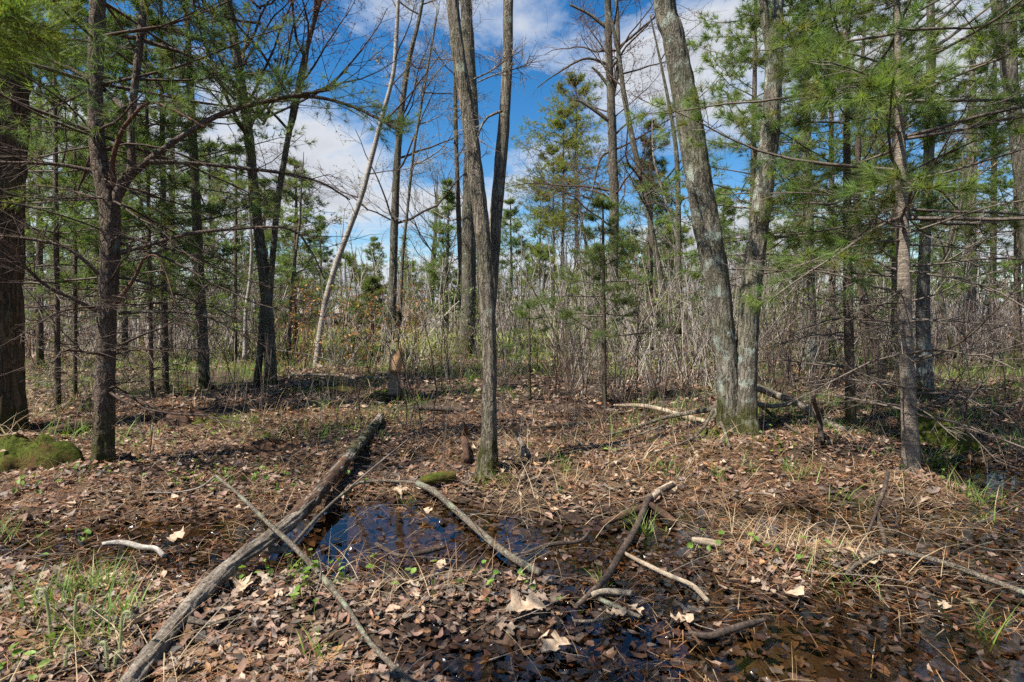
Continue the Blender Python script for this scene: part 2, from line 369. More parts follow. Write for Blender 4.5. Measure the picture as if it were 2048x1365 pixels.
def spline(pts, ds):
    """Catmull-Rom through rows of pts (k columns), resampled at the spacing ds(s)"""
    p = np.asarray(pts, float); q = np.vstack([2 * p[0] - p[1], p, 2 * p[-1] - p[-2]]); out = []
    for i in range(1, len(q) - 2):
        t = np.linspace(0, 1, 24, endpoint=False)[:, None]
        out.append(.5 * (2 * q[i] + (q[i + 1] - q[i - 1]) * t + (2 * q[i - 1] - 5 * q[i] + 4 * q[i + 1] - q[i + 2]) * t ** 2 + (3 * q[i] - q[i - 1] - 3 * q[i + 1] + q[i + 2]) * t ** 3))
    out = np.vstack(out + [p[-1:]]); s = np.concatenate([[0], np.cumsum(np.linalg.norm(np.diff(out[:, :3], axis=0), axis=1))])
    g = [0.0]
    while g[-1] < s[-1]: g.append(g[-1] + (ds(g[-1]) if callable(ds) else ds))
    g = np.array(g); g[-1] = s[-1]
    return np.stack([np.interp(g, s, out[:, k]) for k in range(p.shape[1])], 1), g
def stem(mb, pts, rad, k=24, ds=.03, rough=.06, freq=14, zs=.2, flare=0.0, seed=0, cap=True, m=0, lump=0.0, ridge=True, nb=0):
    """a solid trunk, log or limb with bark relief; pts (n,3), rad (n)"""
    q, g = spline(np.hstack([np.asarray(pts, float), np.asarray(rad, float)[:, None]]), ds)
    C, r = q[:, :3], q[:, 3]; n = len(C)
    T, A, B = frames(C[None]); A, B = A[0], B[0]
    for i in range(1, n):                                   # untwisted frame
        a = A[i - 1] - T[0, i] * np.dot(A[i - 1], T[0, i]); A[i] = a / (np.linalg.norm(a) + 1e-9); B[i] = np.cross(T[0, i], A[i])
    th = np.arange(k) * 2 * np.pi / k; ct, stt = np.cos(th)[None], np.sin(th)[None]
    rr = r[:, None] * (1 + flare * np.exp(-g / .20)[:, None] * (1 + .45 * np.sin(th * 4 + seed)[None] + .3 * np.sin(th * 7 + 2 * seed)[None]))
    if lump: rr = rr * (1 + lump * (fbm(ct * 1.2 + 0 * g[:, None], stt * 1.2 + 0 * g[:, None], g[:, None] * 2.2 + 0 * th[None], s=seed + 5, o=3) - .5) * 2)
    rm = np.maximum(r.mean(), .01)
    u = ct * rm * freq; w = stt * rm * freq; z = g[:, None] * freq * zs
    nz = fbm(u + 0 * z, w + 0 * z, z + 0 * u, s=seed, o=3)
    cr = 1 - np.abs(2 * nz - 1) if ridge else nz
    cr = np.clip((cr - .55) / .45, 0, 1) ** 1.5 if ridge else 1 - nz
    fine = vnoise((u + 0 * z) * 4, (w + 0 * z) * 4, (z + 0 * u) * 4, s=seed + 9)
    rr = rr * (1 + rough * (.55 - cr * 1.3 + (fine - .5) * .5))
    V = C[:, None] + rr[..., None] * (ct[..., None] * A[:, None] + stt[..., None] * B[:, None])
    cc = np.ones((n * k, 3))
    i = np.arange(n - 1)[:, None]; j = np.arange(k)[None]; j2 = (j + 1) % k
    F = [np.stack([i * k + j, i * k + j2, (i + 1) * k + j2, (i + 1) * k + j], -1).reshape(-1, 4)]
    V = V.reshape(-1, 3)
    if cap:
        for e, (row, cen) in enumerate(((0, C[0]), (n - 1, C[-1]))):
            ci = len(V); V = np.vstack([V, cen[None]]); cc = np.vstack([cc, [[1, 1, 1]]]); jj = np.arange(k); kk = (jj + 1) % k
            F.append(np.stack([row * k + (kk if e == 0 else jj), row * k + (jj if e == 0 else kk), np.full(k, ci)], -1))
    mb.add(V, F, cc, m)
    return C, r, g

def px_path(path, Y, dY=0.0):
    """photo outline of a trunk [(px, py, width px)...] standing at distance Y -> centre line and radii"""
    pts, rad = [], []
    for i, q in enumerate(path):
        y = Y + dY * i / max(1, len(path) - 1); pts.append(P(q[0], q[1], y)); rad.append(q[2] / 2 / FPX * y * math.cos(math.atan((q[0] - 1024) / FPX)))
    return np.array(pts), np.array(rad)
def rise(pts, rad, top, end=.03, rng=None, lean=.5):
    """carry a trunk on above the frame to its real height"""
    d = pts[-1] - pts[-2]; d = d / np.linalg.norm(d); p = pts[-1].copy(); pts = list(pts); r0 = rad[-1]; rad = list(rad); z0 = p[2]; n = 5
    if top <= z0 + .3: return np.array(pts), np.array(rad)
    for i in range(1, n + 1):
        d = d * lean + np.array([0, 0, 1 - lean]) + (rng.normal(0, .04, 3) if rng is not None else 0); d /= np.linalg.norm(d)
        p = p + d * ((top - z0) / n / d[2]); pts.append(p.copy()); rad.append(r0 + (end - r0) * i / n)
    return np.array(pts), np.array(rad)

# ------------------------------------------------------------------ setting: ground and water
def build_ground():
    fwd = np.sort(np.concatenate([np.linspace(-R(48), R(48), 250), np.linspace(R(50), R(310), 50)]))
    rad = np.concatenate([[0.25], np.geomspace(.8, 22, 190), np.geomspace(24, 900, 24)])
    x = np.sin(fwd)[None] * rad[:, None]; y = np.cos(fwd)[None] * rad[:, None]; z = terrain(x, y)
    n, k = x.shape; mb = MB(); i = np.arange(n - 1)[:, None]; j = np.arange(k)[None]; j2 = (j + 1) % k
    F = np.stack([i * k + j, i * k + j2, (i + 1) * k + j2, (i + 1) * k + j], -1).reshape(-1, 4)[:, ::-1]
    V = np.stack([x, y, z], -1).reshape(-1, 3); V = np.vstack([V, [[0, 0, float(terrain(0., 0.))]]])
    c = np.full(k, n * k); jj = np.arange(k)
    mb.add(V, [F, np.stack([c, (jj + 1) % k, jj], -1)])
    return tag(mb.build('ground', MAT['soil']), kind='structure')
ground = build_ground()
w = MB(); xs = np.linspace(-9, 9, 10); ys = np.linspace(.4, 14, 10); XX, YY = np.meshgrid(xs, ys)
i = np.arange(9)[:, None] * 10 + np.arange(9)[None]; w.add(np.stack([XX, YY, 0 * XX], -1).reshape(-1, 3), np.stack([i, i + 1, i + 11, i + 10], -1).reshape(-1, 4))
tag(w.build('water', MAT['water']), kind='structure')

# ------------------------------------------------------------------ trees
def resample(pts, n):
    s = np.concatenate([[0], np.cumsum(np.linalg.norm(np.diff(pts, axis=0), axis=1))]); g = np.linspace(0, s[-1], n)
    return np.stack([np.interp(g, s, pts[:, k]) for k in range(3)], 1)
def at_z(C, r, z):
    z = np.atleast_1d(z); o = np.argsort(C[:, 2]); return np.stack([np.interp(z, C[o, 2], C[o, k]) for k in range(2)] + [z], 1), np.interp(z, C[o, 2], r[o])
def trunk_of(root, base, path, Y, top, mat, seed, dY=0, k=None, rough=.07, freq=16, zs=.2, flare=.45, end=.03, name='trunk', lean=.5, sink=True):
    rng = np.random.default_rng(seed); pts, rad = px_path(path, Y, dY)
    if sink:
        b = pts[0].copy(); d = nrm(pts[1] - pts[0]); b = b - d * .18; pts = np.vstack([b, pts]); rad = np.concatenate([[rad[0]], rad])
    pts, rad = rise(pts, rad, top, min(end, rad[-1] * .25), rng, lean)
    wpx = path[0][2]; k = k or (52 if wpx > 40 else 44 if wpx > 28 else 20 if wpx > 16 else 10 if wpx > 9 else 6)
    zf = HCAM + 640 / FPX * Y
    fine = max(.02, Y * .0045) if wpx > 28 else .06 if wpx > 16 else .14
    mb = MB(); C, r, g = stem(mb, pts, rad, k, lambda s: fine if s < zf + .4 else .4, rough, freq, zs, flare, seed, cap=True, lump=.10)
    mb.build(name, MAT[mat], root, base); return C, r
def fine_crown(L1, Lw, rng, needle=None, twig_mat=None, m2=9, m3=4, l2=.32, l3=.16, t0=.3, mbB=None, mbN=None, bare=False, r1=.012, droop=0.0, wig=.12, k1=4, planar=True, ang=.85, twig3=True):
    """boughs L1 (N,n,3) -> side shoots -> tufts of needles"""
    N, n, _ = L1.shape; Ls = Lw
    tubes(mbB, L1, taper(r1 * np.sqrt(np.maximum(Ls, .1)), n, .3), k1)
    p2, d2, t2 = sprout(L1, m2, t0, .98, ang, rng, planar); LL = np.repeat(Ls, m2)
    len2 = l2 * LL * (1.15 - .7 * t2) * rng.uniform(.6, 1.3, len(t2)); P2 = grow(p2, d2, len2, 4, wig, .03 + droop, rng)
    tubes(mbB, P2[:, [0, 1, 3]], taper(.0028 + .004 * len2, 3, .45), 3)
    p3, d3, t3 = sprout(P2, m3, .25, 1.0, .7, rng, planar); len3 = l3 * rng.uniform(.5, 1.3, len(t3)) * np.clip(np.repeat(np.sqrt(len2 / .3), m3), .5, 1.5)
    P3 = grow(p3, d3, len3, 3, wig, .05 + droop, rng)
    if twig3: tubes(mbB, P3[:, [0, 2]], taper(np.full(len(t3), .0022), 2, .6), 3)
    if not bare:
        pos = np.concatenate([P3[:, -1], P2[:, -1], L1[:, -1]]); d = np.concatenate([P3[:, -1] - P3[:, 1], P2[:, -1] - P2[:, -2], L1[:, -1] - L1[:, -2]])
        needles(mbN, pos, d + np.array([0, 0, .01]), rng=rng, **needle)
    return P2, P3
def pine(label, path, Y, top, seed, dead=(.5, 2.0), live=None, Lmax=1.6, dz=.4, per=4, mat='bark_pine_dark', needle=None, dY=0, m2=9, m3=4, tint=(1, 1, 1), deadL=.8, twig='bark_twig_mid', limbs=(), name='pine_tree', cat='pine tree', flare=.4, group=None, extra=None, rough=.06, freq=18, zs=.35, K=26, NL=.10, NW=.0035, az=None, prof=.75, lean=.5):
    rng = np.random.default_rng(seed); b = px_path(path[:1], Y)[0][0]
    root = thing(name, label, cat, b, group); C, r = trunk_of(root, b, path, Y, top, mat, seed, dY, rough=rough, freq=freq, zs=zs, flare=flare, lean=lean)
    if Y > 11.5: K = int(K * .8); NW *= 1.3
    nd = dict(K=K, L=NL, w=NW, tint=tint); B = MB(); D = MB(); Nn = MB()
    def whorls(z0, z1, dz, per):
        zs_ = np.arange(z0, z1, dz); zs_ = zs_ + rng.uniform(-.3, .3, len(zs_)) * dz; zz_ = np.repeat(zs_, per) + rng.normal(0, .04, len(zs_) * per)
        a = (np.repeat(rng.uniform(0, 6.28, len(zs_)), per) + np.tile(np.arange(per) * 6.28 / per, len(zs_)) + rng.normal(0, .35, len(zz_)))
        if az is not None: a = np.where(rng.random(len(a)) < .5, rng.normal(az, .8, len(a)), a)
        return zz_, a
    if dead:
        z, a = whorls(dead[0], dead[1], dz * .8, per)
        if len(z):
            o, ro = at_z(C, r, z); e = rng.normal(.02, .22, len(z)); d = np.stack([np.cos(a) * np.cos(e), np.sin(a) * np.cos(e), np.sin(e)], 1)
            L = deadL * rng.uniform(.35, 1.35, len(z)); L1 = grow(o, d, L, 9, .10, -.015, rng)
            fine_crown(L1, L, rng, m2=7, m3=3, l2=.38, l3=.14, t0=.25, mbB=D, bare=True, r1=.0095, wig=.2)
            tag(D.build('dead_branches', MAT[twig], root, b), kind='stuff')
    lz = live or (dead[1] if dead else .5, top)
    z, a = whorls(lz[0], lz[1], dz, per); o, ro = at_z(C, r, z); t = np.clip((z - lz[0]) / max(top - lz[0], .1), 0, 1)
    e = rng.normal(.0, .14, len(z)) + .55 * t ** 1.5; d = np.stack([np.cos(a) * np.cos(e), np.sin(a) * np.cos(e), np.sin(e)], 1)
    L = Lmax * np.maximum((1 - t) ** prof, .12) * rng.uniform(.55, 1.15, len(z)); L1 = grow(o, d, L, 8, .07, .02, rng)
    hi = z > HCAM + .56 * Y + .5                            # boughs above the frame: coarser
    if (~hi).any(): fine_crown(L1[~hi], L[~hi], rng, nd, None, m2, m3, mbB=B, mbN=Nn, twig3=Y < 7.5)
    hi = hi & (rng.random(len(z)) < .45)
    if hi.any(): fine_crown(L1[hi], L[hi], rng, dict(nd, K=max(6, K // 4), w=max(.012, NW * 2.5), L=NL * 1.2), None, max(4, m2 // 2), 3, mbB=B, mbN=Nn, twig3=False)
    for q in limbs:
        pts, rad = px_path(q['path'], q.get('Y', Y), q.get('dY', 0)); mb = MB(); stem(mb, pts, rad, 12, .03, .05, 30, .3, 0, seed + 3, m=0)
        mb.build('limb', MAT[q.get('mat', mat)], root, b); Lp = resample(spline(pts, .05)[0], 14)[None]; Lq = np.array([q.get('len', 1.5)])
        if q.get('tufts', True): fine_crown(Lp, Lq, rng, nd, None, q.get('m2', 14), 4, l2=q.get('l2', .3), t0=q.get('t0', .45), mbB=B, mbN=Nn, r1=.004)
        else: fine_crown(Lp, Lq, rng, m2=q.get('m2', 14), m3=4, l2=q.get('l2', .3), t0=q.get('t0', .3), mbB=B, bare=True, r1=.004, wig=.2)
    tag(B.build('boughs', MAT[twig], root, b), kind='stuff'); tag(Nn.build('needles', MAT['needles'], root, b), kind='stuff')
    return root
REDBUD = np.array([(.22, .07, .045), (.26, .12, .06), (.16, .06, .04)]); YELBUD = np.array([(.34, .27, .07), (.27, .24, .08), (.30, .2, .06)]); BRNBUD = np.array([(.14, .08, .05), (.2, .11, .06)])
def buds(mb, pos, d, rng, cols, size, per=3):
    N = len(pos); p = np.repeat(pos, per, 0) + rng.normal(0, size * .8, (N * per, 3)); dd = nrm(rng.normal(size=p.shape)); ee = nrm(np.cross(dd, rng.normal(size=p.shape)))
    s = size * rng.uniform(.6, 1.4, (len(p), 1)); V = np.stack([p, p + dd * s + ee * s * .4, p + dd * s * 1.8, p + dd * s - ee * s * .4], 1).reshape(-1, 3)
    mb.add(V, np.arange(len(V)).reshape(-1, 4), np.repeat(cols[rng.integers(0, len(cols), len(p))] * rng.uniform(.7, 1.3, (len(p), 1)), 4, 0))
def bare_tree(label, path, Y, top, seed, z0=2.0, n1=12, L1=1.6, mat='bark_grey', twig='bark_twig', name='bare_tree', cat='tree', bud=None, budn=2, m2=8, m3=5, up=.05, ang=.85, dY=0, extra=(), group=None, rough=.07, freq=18, zs=.2, flare=.4, lean=.5, bs=.012, trunk_name='trunk', z1=None, limbs=(), wig=.14):
    rng = np.random.default_rng(seed); b = px_path(path[:1], Y)[0][0]; root = thing(name, label, cat, b, group)
    C, r = trunk_of(root, b, path, Y, top, mat, seed, dY, rough=rough, freq=freq, zs=zs, flare=flare, lean=lean); Cs = [(C, r)]
    for i, ex in enumerate(extra):
        Cs.append(trunk_of(root, b, ex['path'], ex.get('Y', Y), ex.get('top', top), mat, seed + 31 + i, ex.get('dY', 0), rough=rough, freq=freq, zs=zs, flare=ex.get('flare', 0), lean=lean, sink=ex.get('sink', False)))
    B = MB(); U = MB()
    for q in limbs:
        pts, rad = px_path(q, Y); mb = MB(); stem(mb, pts, rad, 8, .06, .04, 30, .3, 0, seed + 3); mb.build('limb', MAT[mat], root, b)
        Lp = resample(spline(pts, .05)[0], 10)[None]; ll = np.array([np.linalg.norm(pts[-1] - pts[0])])
        fine_crown(Lp, ll, rng, m2=10, m3=5, l2=.35, l3=.25, t0=.3, mbB=B, bare=True, r1=.003, wig=.2, planar=False)
    for C, r in Cs:
        hi = z1 or top * .97
        if n1 <= 0 or hi <= z0: continue
        zf = HCAM + .56 * Y + .6; nin = n1 if zf > hi else int(n1 * .8) if zf > z0 else 0
        for cnt, lo_, hi_, M2, M3 in ((nin, z0, min(hi, zf), m2, m3), (n1 - nin if nin else n1, max(z0, zf), hi, 5, 3)):
            if cnt <= 0 or hi_ <= lo_: continue
            z = rng.uniform(lo_, hi_, cnt); o, ro = at_z(C, r, z); a = rng.uniform(0, 6.28, cnt); e = rng.normal(.55, .25, cnt)
            d = np.stack([np.cos(a) * np.cos(e), np.sin(a) * np.cos(e), np.sin(e)], 1); L = L1 * rng.uniform(.4, 1.2, cnt) * np.clip(1.25 - .6 * (z - z0) / max(top - z0, .1), .4, 1.2)
            q1 = grow(o, d, L, 9, .13, up, rng); tubes(B, q1, np.outer(np.minimum(.014 * L ** .8, ro * .6), np.linspace(1, .25, 9)), 5)
            p2, d2, t2 = sprout(q1, M2, .15, 1, .8, rng); l2 = np.repeat(L, M2) * .45 * (1.2 - .7 * t2) * rng.uniform(.5, 1.2, len(t2)); q2 = grow(p2, d2, l2, 5, wig, up * .5, rng)
            tubes(B, q2, taper(.0035 + .004 * l2, 5, .4), 3)
            p3, d3, t3 = sprout(q2, M3, .2, 1, .75, rng); l3 = np.repeat(l2, M3) * .5 * rng.uniform(.4, 1.3, len(t3)) + .08; q3 = grow(p3, d3, l3, 4, wig, up * .5, rng)
            tubes(B, q3[:, [0, 1, 3]], taper(np.full(len(t3), max(.0026, Y * .00024)), 3, .6), 3)
            if bud is not None and lo_ < zf: buds(U, np.concatenate([q3[:, -1], q3[:, -2]]), None, rng, bud, bs, budn)
    if B.n: tag(B.build('branches', MAT[twig], root, b), kind='stuff')
    if U.n: tag(U.build('buds', MAT['bud'], root, b), kind='stuff')
    return root
def YB(px, py): return float(G(px, py)[1])

# --- near trunks, left to right
bare_tree('thick dark furrowed trunk cut off by the left edge', [(0, 868, 112), (-2, 760, 104), (-2, 600, 102), (-2, 450, 102), (4, 300, 104), (10, 120, 106), (14, -40, 104)], YB(0, 868), 13, 1,
          z0=6.5, n1=14, L1=2.4, mat='bark_dark_oak', name='oak_tree', cat='tree', rough=.13, freq=20, zs=.10, flare=.25, bud=BRNBUD)
Y2 = YB(205, 925)
pine('dark scaly pine at left that forks into several upright stems', [(206, 925, 44), (210, 800, 42), (213, 650, 42), (219, 520, 42), (220, 430, 43), (206, 360, 38), (195, 290, 34), (190, 160, 32), (196, -20, 32)], Y2, 11, 2,
     dead=(.8, 3.1), live=(2.9, 11), Lmax=2.0, dz=.36, per=5, deadL=1.3, twig='bark_twig_dark', mat='bark_pine_dark', tint=(.85, .9, .9), rough=.09, freq=26, zs=.55, flare=.7, K=24, m2=8, m3=3, az=-.3,
     limbs=[dict(path=[(222, 440, 26), (238, 380, 22), (262, 340, 18), (262, 262, 16), (270, 170, 16), (282, 70, 16), (292, -30, 16)], tufts=False, m2=5, t0=.5, len=.8),
            dict(path=[(232, 395, 24), (262, 350, 20), (310, 312, 15), (372, 268, 12), (440, 230, 11), (520, 206, 9), (600, 190, 7), (660, 180, 5)], dY=.5, len=1.9, m2=18, t0=.5, l2=.26),
            dict(path=[(585, 193, 8), (640, 196, 7), (700, 212, 6), (760, 240, 5), (800, 265, 4)], Y=Y2 + .45, dY=.1, len=1.5, m2=18, t0=.3, l2=.28),
            dict(path=[(232, 378, 15), (224, 330, 12), (240, 272, 10), (262, 238, 9), (298, 206, 7), (350, 222, 6), (410, 255, 4)], dY=-.5, tufts=False, mat='bark_twig_red', len=1.2),
            dict(path=[(300, 325, 12), (360, 325, 9), (450, 333, 8), (560, 346, 7), (640, 365, 5), (700, 400, 3)], dY=.6, tufts=False, len=1.8, m2=16, l2=.4),
            dict(path=[(238, 507, 13), (290, 492, 10), (370, 470, 8), (450, 460, 7), (575, 457, 5), (620, 500, 4), (650, 560, 3)], dY=.3, tufts=False, len=1.6, m2=12, t0=.35, l2=.5),
            dict(path=[(222, 620, 12), (245, 590, 10), (270, 555, 8), (287, 519, 6), (312, 512, 4), (330, 540, 4), (345, 590, 3), (365, 660, 2)], dY=-.4, tufts=False, mat='bark_twig_red', len=.8, m2=6),
            dict(path=[(238, 627, 9), (300, 624, 7), (370, 626, 6), (430, 640, 5), (500, 680, 3)], dY=.3, tufts=False, len=1.2, l2=.4),
            dict(path=[(200, 625, 12), (150, 600, 9), (90, 570, 8), (40, 520, 6), (36, 490, 4)], dY=-.6, tufts=False, len=1.2, l2=.5),
            dict(path=[(200, 550, 10), (140, 500, 8), (70, 480, 6), (-20, 470, 5)], dY=-.3, tufts=False, len=1.2, l2=.5),
            dict(path=[(195, 345, 12), (120, 330, 9), (40, 326, 7), (-30, 325, 5)], dY=-.3, tufts=False, len=1.2, l2=.5),
            dict(path=[(250, 220, 14), (190, 165, 11), (110, 125, 9), (20, 95, 6)], dY=.3, tufts=True, len=1.2, l2=.4),
            dict(path=[(195, 60, 12), (260, 75, 10), (330, 95, 9), (390, 120, 7), (470, 200, 4)], dY=.3, tufts=True, len=1.2, l2=.4)])
Y3 = YB(542, 766)
bare_tree('tall grey tree left of the white birch, one trunk parting into a V', [(541, 766, 27), (540, 690, 24), (533, 600, 23), (522, 500, 22), (508, 380, 20), (496, 260, 20), (478, 140, 19), (452, -30, 18)], Y3, 13, 3,
          z0=4.0, n1=18, L1=2.6, mat='bark_grey', twig='bark_twig_dark', name='maple_tree', bud=REDBUD, budn=2, bs=.02,
          extra=[dict(path=[(538, 610, 13), (545, 520, 13), (556, 400, 13), (574, 290, 12), (592, 190, 11), (618, 80, 10), (646, -30, 9)], top=12), dict(path=[(514, 770, 16), (521, 690, 14), (527, 600, 13), (532, 540, 10)], top=1.5, sink=True, flare=.3)])
Yb = YB(632, 736)
bare_tree('slender white birch curving up to the right', [(632, 736, 14), (640, 670, 13), (652, 600, 12), (672, 530, 12), (700, 455, 11), (724, 390, 10), (742, 320, 10), (764, 235, 9), (786, 150, 8), (793, 70, 8), (797, -30, 7)], Yb, 12.5, 4,
          z0=3.5, n1=12, L1=1.7, mat='bark_birch', twig='bark_twig_dark', name='birch_tree', cat='birch', bud=BRNBUD, rough=.02, flare=.2, budn=1)
bare_tree('straight slim dark tree right behind the birch with yellowish buds', [(784, 650, 17), (786, 560, 17), (789, 450, 16), (794, 330, 14), (803, 220, 12), (818, 120, 10), (838, 40, 7), (850, -30, 5)], 16, 12, 5,
          z0=3.5, n1=20, L1=2.6, mat='bark_grey', twig='bark_twig_dark', name='maple_tree', bud=YELBUD, budn=3, bs=.024, up=.10, lean=.8)
bare_tree('thin young stem leaning beside the dark slim tree', [(800, 640, 8), (805, 520, 7), (815, 420, 6), (828, 300, 6), (848, 180, 5), (872, 40, 4)], 15.4, 9.5, 6, z0=3.0, n1=10, L1=1.6, name='sapling', cat='sapling', bud=YELBUD, budn=2, bs=.02)
Y6 = YB(975, 938)
bare_tree('sunlit grey-brown tree in the centre foreground with a second stem forking right', [(975, 938, 34), (979, 820, 28), (979, 700, 28), (973, 580, 29), (966, 480, 30), (955, 370, 30), (938, 240, 28), (917, 110, 26), (902, -30, 24)], Y6, 14, 7, dY=.25,
          z0=5.2, n1=12, L1=2.2, mat='bark_center', twig='bark_twig', name='maple_tree', bud=REDBUD, rough=.11, freq=44, zs=.10, flare=.7, lean=.8,
          extra=[dict(path=[(981, 660, 16), (985, 570, 22), (992, 440, 25), (1001, 330, 25), (1011, 200, 22), (1016, 90, 21), (1019, -30, 20)], Y=Y6 + .22, dY=.3, top=13)],
          limbs=[[(1005, 222, 6), (975, 235, 5), (960, 260, 4), (948, 300, 2)], [(945, 160, 4), (985, 140, 3), (1030, 105, 2)], [(955, 165, 3), (990, 150, 3), (1060, 130, 1.5)]])
bare_tree('dark straight trunk standing behind the centre tree', [(933, 696, 34), (937, 600, 29), (938, 480, 28), (940, 360, 27), (944, 250, 25), (938, 110, 23), (929, -30, 21)], 16, 14, 8, z0=7, n1=12, L1=2.2, name='oak_tree', mat='bark_grey', bud=BRNBUD, lean=.7)
bare_tree('thin pole-like tree just left of the centre trunks', [(926, 690, 11), (922, 560, 10), (917, 420, 10), (912, 280, 9), (911, 150, 8), (914, -20, 6)], 17, 11, 9, z0=4, n1=12, L1=1.6, name='maple_tree', bud=YELBUD, lean=.7)
Y9 = 14.0
bare_tree('tall dark tree right of the centre with rough twiggy limbs', [(1226, 690, 20), (1226, 560, 19), (1228, 430, 19), (1226, 320, 18), (1222, 200, 16), (1217, 90, 14), (1215, -30, 12)], Y9, 12.5, 10, z0=3.4, n1=20, L1=2.6, name='oak_tree', twig='bark_twig_dark', bud=REDBUD, wig=.2, bs=.018, up=.03,
          extra=[dict(path=[(1224, 205, 8), (1236, 130, 9), (1235, 40, 8), (1230, -30, 6)], top=11)],
          limbs=[[(1222, 245, 9), (1195, 225, 8), (1165, 205, 6), (1150, 200, 3)], [(1222, 180, 7), (1200, 150, 6), (1184, 135, 4)], [(1218, 130, 6), (1170, 118, 5), (1110, 150, 3), (1075, 175, 2)], [(1228, 300, 6), (1200, 320, 5), (1180, 400, 3), (1150, 480, 2)], [(1218, 60, 8), (1180, 30, 6), (1140, 10, 4)]])
bare_tree('crooked narrow tree leaning left, beside the tall dark twiggy tree', [(1335, 640, 12), (1322, 560, 12), (1305, 470, 12), (1285, 370, 11), (1265, 280, 11), (1248, 190, 10), (1238, 110, 8), (1222, 40, 7), (1205, -30, 6)], 13, 10, 11, z0=3.6, n1=12, L1=1.8, name='maple_tree', twig='bark_twig_dark', bud=REDBUD, lean=.7)
bare_tree('slim dark pole against the leaning half of the twin oak', [(1358, 650, 13), (1357, 520, 12), (1356, 400, 11), (1352, 300, 9), (1340, 220, 7), (1320, 120, 5), (1300, 30, 3)], 11, 6.5, 12, z0=2.8, n1=8, L1=1.2, name='sapling', cat='sapling', twig='bark_twig_dark', bud=REDBUD, budn=1)
Y11 = YB(1480, 862)
bare_tree('twin-trunked pale grey oak on the leafy mound', [(1460, 856, 48), (1456, 760, 46), (1445, 650, 48), (1430, 540, 51), (1408, 420, 52), (1388, 300, 50), (1368, 180, 47), (1346, 70, 44), (1326, -30, 42)], Y11, 15, 13, z0=7, n1=14, L1=2.8, mat='bark_oak', name='oak_tree', bud=REDBUD, rough=.085, freq=34, zs=.12, flare=.7, lean=.8, dY=-.1,
          extra=[dict(path=[(1488, 868, 54), (1491, 770, 46), (1496, 660, 44), (1507, 540, 42), (1523, 420, 40), (1536, 300, 38), (1545, 190, 36), (1549, 100, 34), (1554, 40, 24), (1562, -30, 21)], Y=Y11 - .05, top=14, sink=True, flare=.75),
                 dict(path=[(1543, 130, 16), (1533, 60, 18), (1524, -30, 17)], Y=Y11 + .02, top=12)])
Y12 = YB(1822, 948)
pine('smooth pinkish-grey young pine in the right foreground with long bare lower branches', [(1822, 948, 37), (1818, 820, 33), (1812, 700, 31), (1808, 600, 30), (1805, 470, 27), (1801, 330, 23), (1798, 190, 19), (1796, 80, 14), (1795, -30, 10)], Y12, 6.3, 14,
     dead=(.55, 2.25), live=(2.2, 6.3), Lmax=1.9, dz=.29, per=5, deadL=1.1, twig='bark_twig_mid', mat='bark_pine_smooth', K=58, NL=.13, NW=.0034, m2=9, m3=3, tint=(1.15, 1.2, .95), rough=.02, freq=40, zs=.5, flare=.5, prof=.55)
pine('brown-barked pine midway between the twin oak and the smooth young pine', [(1702, 856, 22), (1700, 760, 20), (1697, 640, 20), (1695, 500, 19), (1694, 350, 16), (1693, 200, 13), (1690, 60, 10), (1688, -30, 8)], YB(1702, 856), 8, 15, dead=(.7, 2.2), live=(2.2, 8), Lmax=1.7, dz=.4, per=5, K=30, m2=9, tint=(1.05, 1.1, .95), NW=.004)

# --- further pines among the trunks
def simple_pine(label, px, py, w, tx, top, seed, **k):
    Y = k.pop('Y', None) or YB(px, py); pyt = 625 - (min(top * .9, HCAM + .55 * Y) - HCAM) / Y * FPX
    path = [(px, py, w), (px + (tx - px) * .3, py + (pyt - py) * .3, w * .92), (px + (tx - px) * .65, py + (pyt - py) * .65, w * .75), (tx, pyt, w * .45)]
    return pine(label, path, Y, top, seed, **k)
mid = dict(K=17, NW=.0085, NL=.13, m2=8, m3=3, per=4)
simple_pine('young pine with thin reddish trunk just right of the thick left-edge trunk', 116, 822, 14, 108, 7.5, 21, dead=(.6, 2.0), live=(1.9, 7.5), Lmax=1.5, dz=.42, deadL=.9, **mid, tint=(.95, 1, .9))
simple_pine('spindly pine pole between the left-edge trunk and the scaly forked pine', 150, 800, 10, 150, 6, 22, dead=(.5, 1.8), live=(1.8, 6), Lmax=1.2, dz=.45, **mid)
simple_pine('slender pine pole behind and right of the scaly forked pine', 304, 802, 10, 290, 6.5, 23, dead=(.5, 1.9), live=(1.8, 6.5), Lmax=1.3, dz=.45, **mid, tint=(.95, 1, .9))
simple_pine('straight pine with flaking trunk, second pole right of the scaly forked pine', 331, 790, 15, 322, 8.5, 24, dead=(.6, 2.2), live=(2.1, 8.5), Lmax=1.7, dz=.45, **mid)
simple_pine('tall straight greenish-grey pine left of the V-parted tree', 410, 778, 23, 372, 12, 25, mat='bark_grey', dead=(1.2, 3.6), live=(3.4, 12), Lmax=2.0, dz=.55, **mid)
simple_pine('bright green young pine behind the V-parted tree', 470, 705, 9, 472, 5.6, 26, Y=14, dead=None, live=(1.2, 5.6), Lmax=1.7, dz=.4, **mid, tint=(1.15, 1.2, .9))
simple_pine('green pine glimpsed behind the left-edge trunk', 80, 715, 16, 78, 9, 27, Y=13, dead=(.8, 1.8), live=(1.5, 9), Lmax=2.2, dz=.5, **mid)
simple_pine('dense green pine behind the scaly forked pine', 250, 705, 14, 248, 8.5, 28, Y=14, dead=None, live=(1.2, 8.5), Lmax=2.4, dz=.5, **mid, tint=(1.05, 1.1, .9))
simple_pine('broad green pine filling the gap left of the tall greenish-grey pine', 345, 700, 14, 345, 9.5, 29, Y=17, dead=None, live=(1.3, 9.5), Lmax=2.6, dz=.5, **mid, tint=(1.1, 1.15, .9))
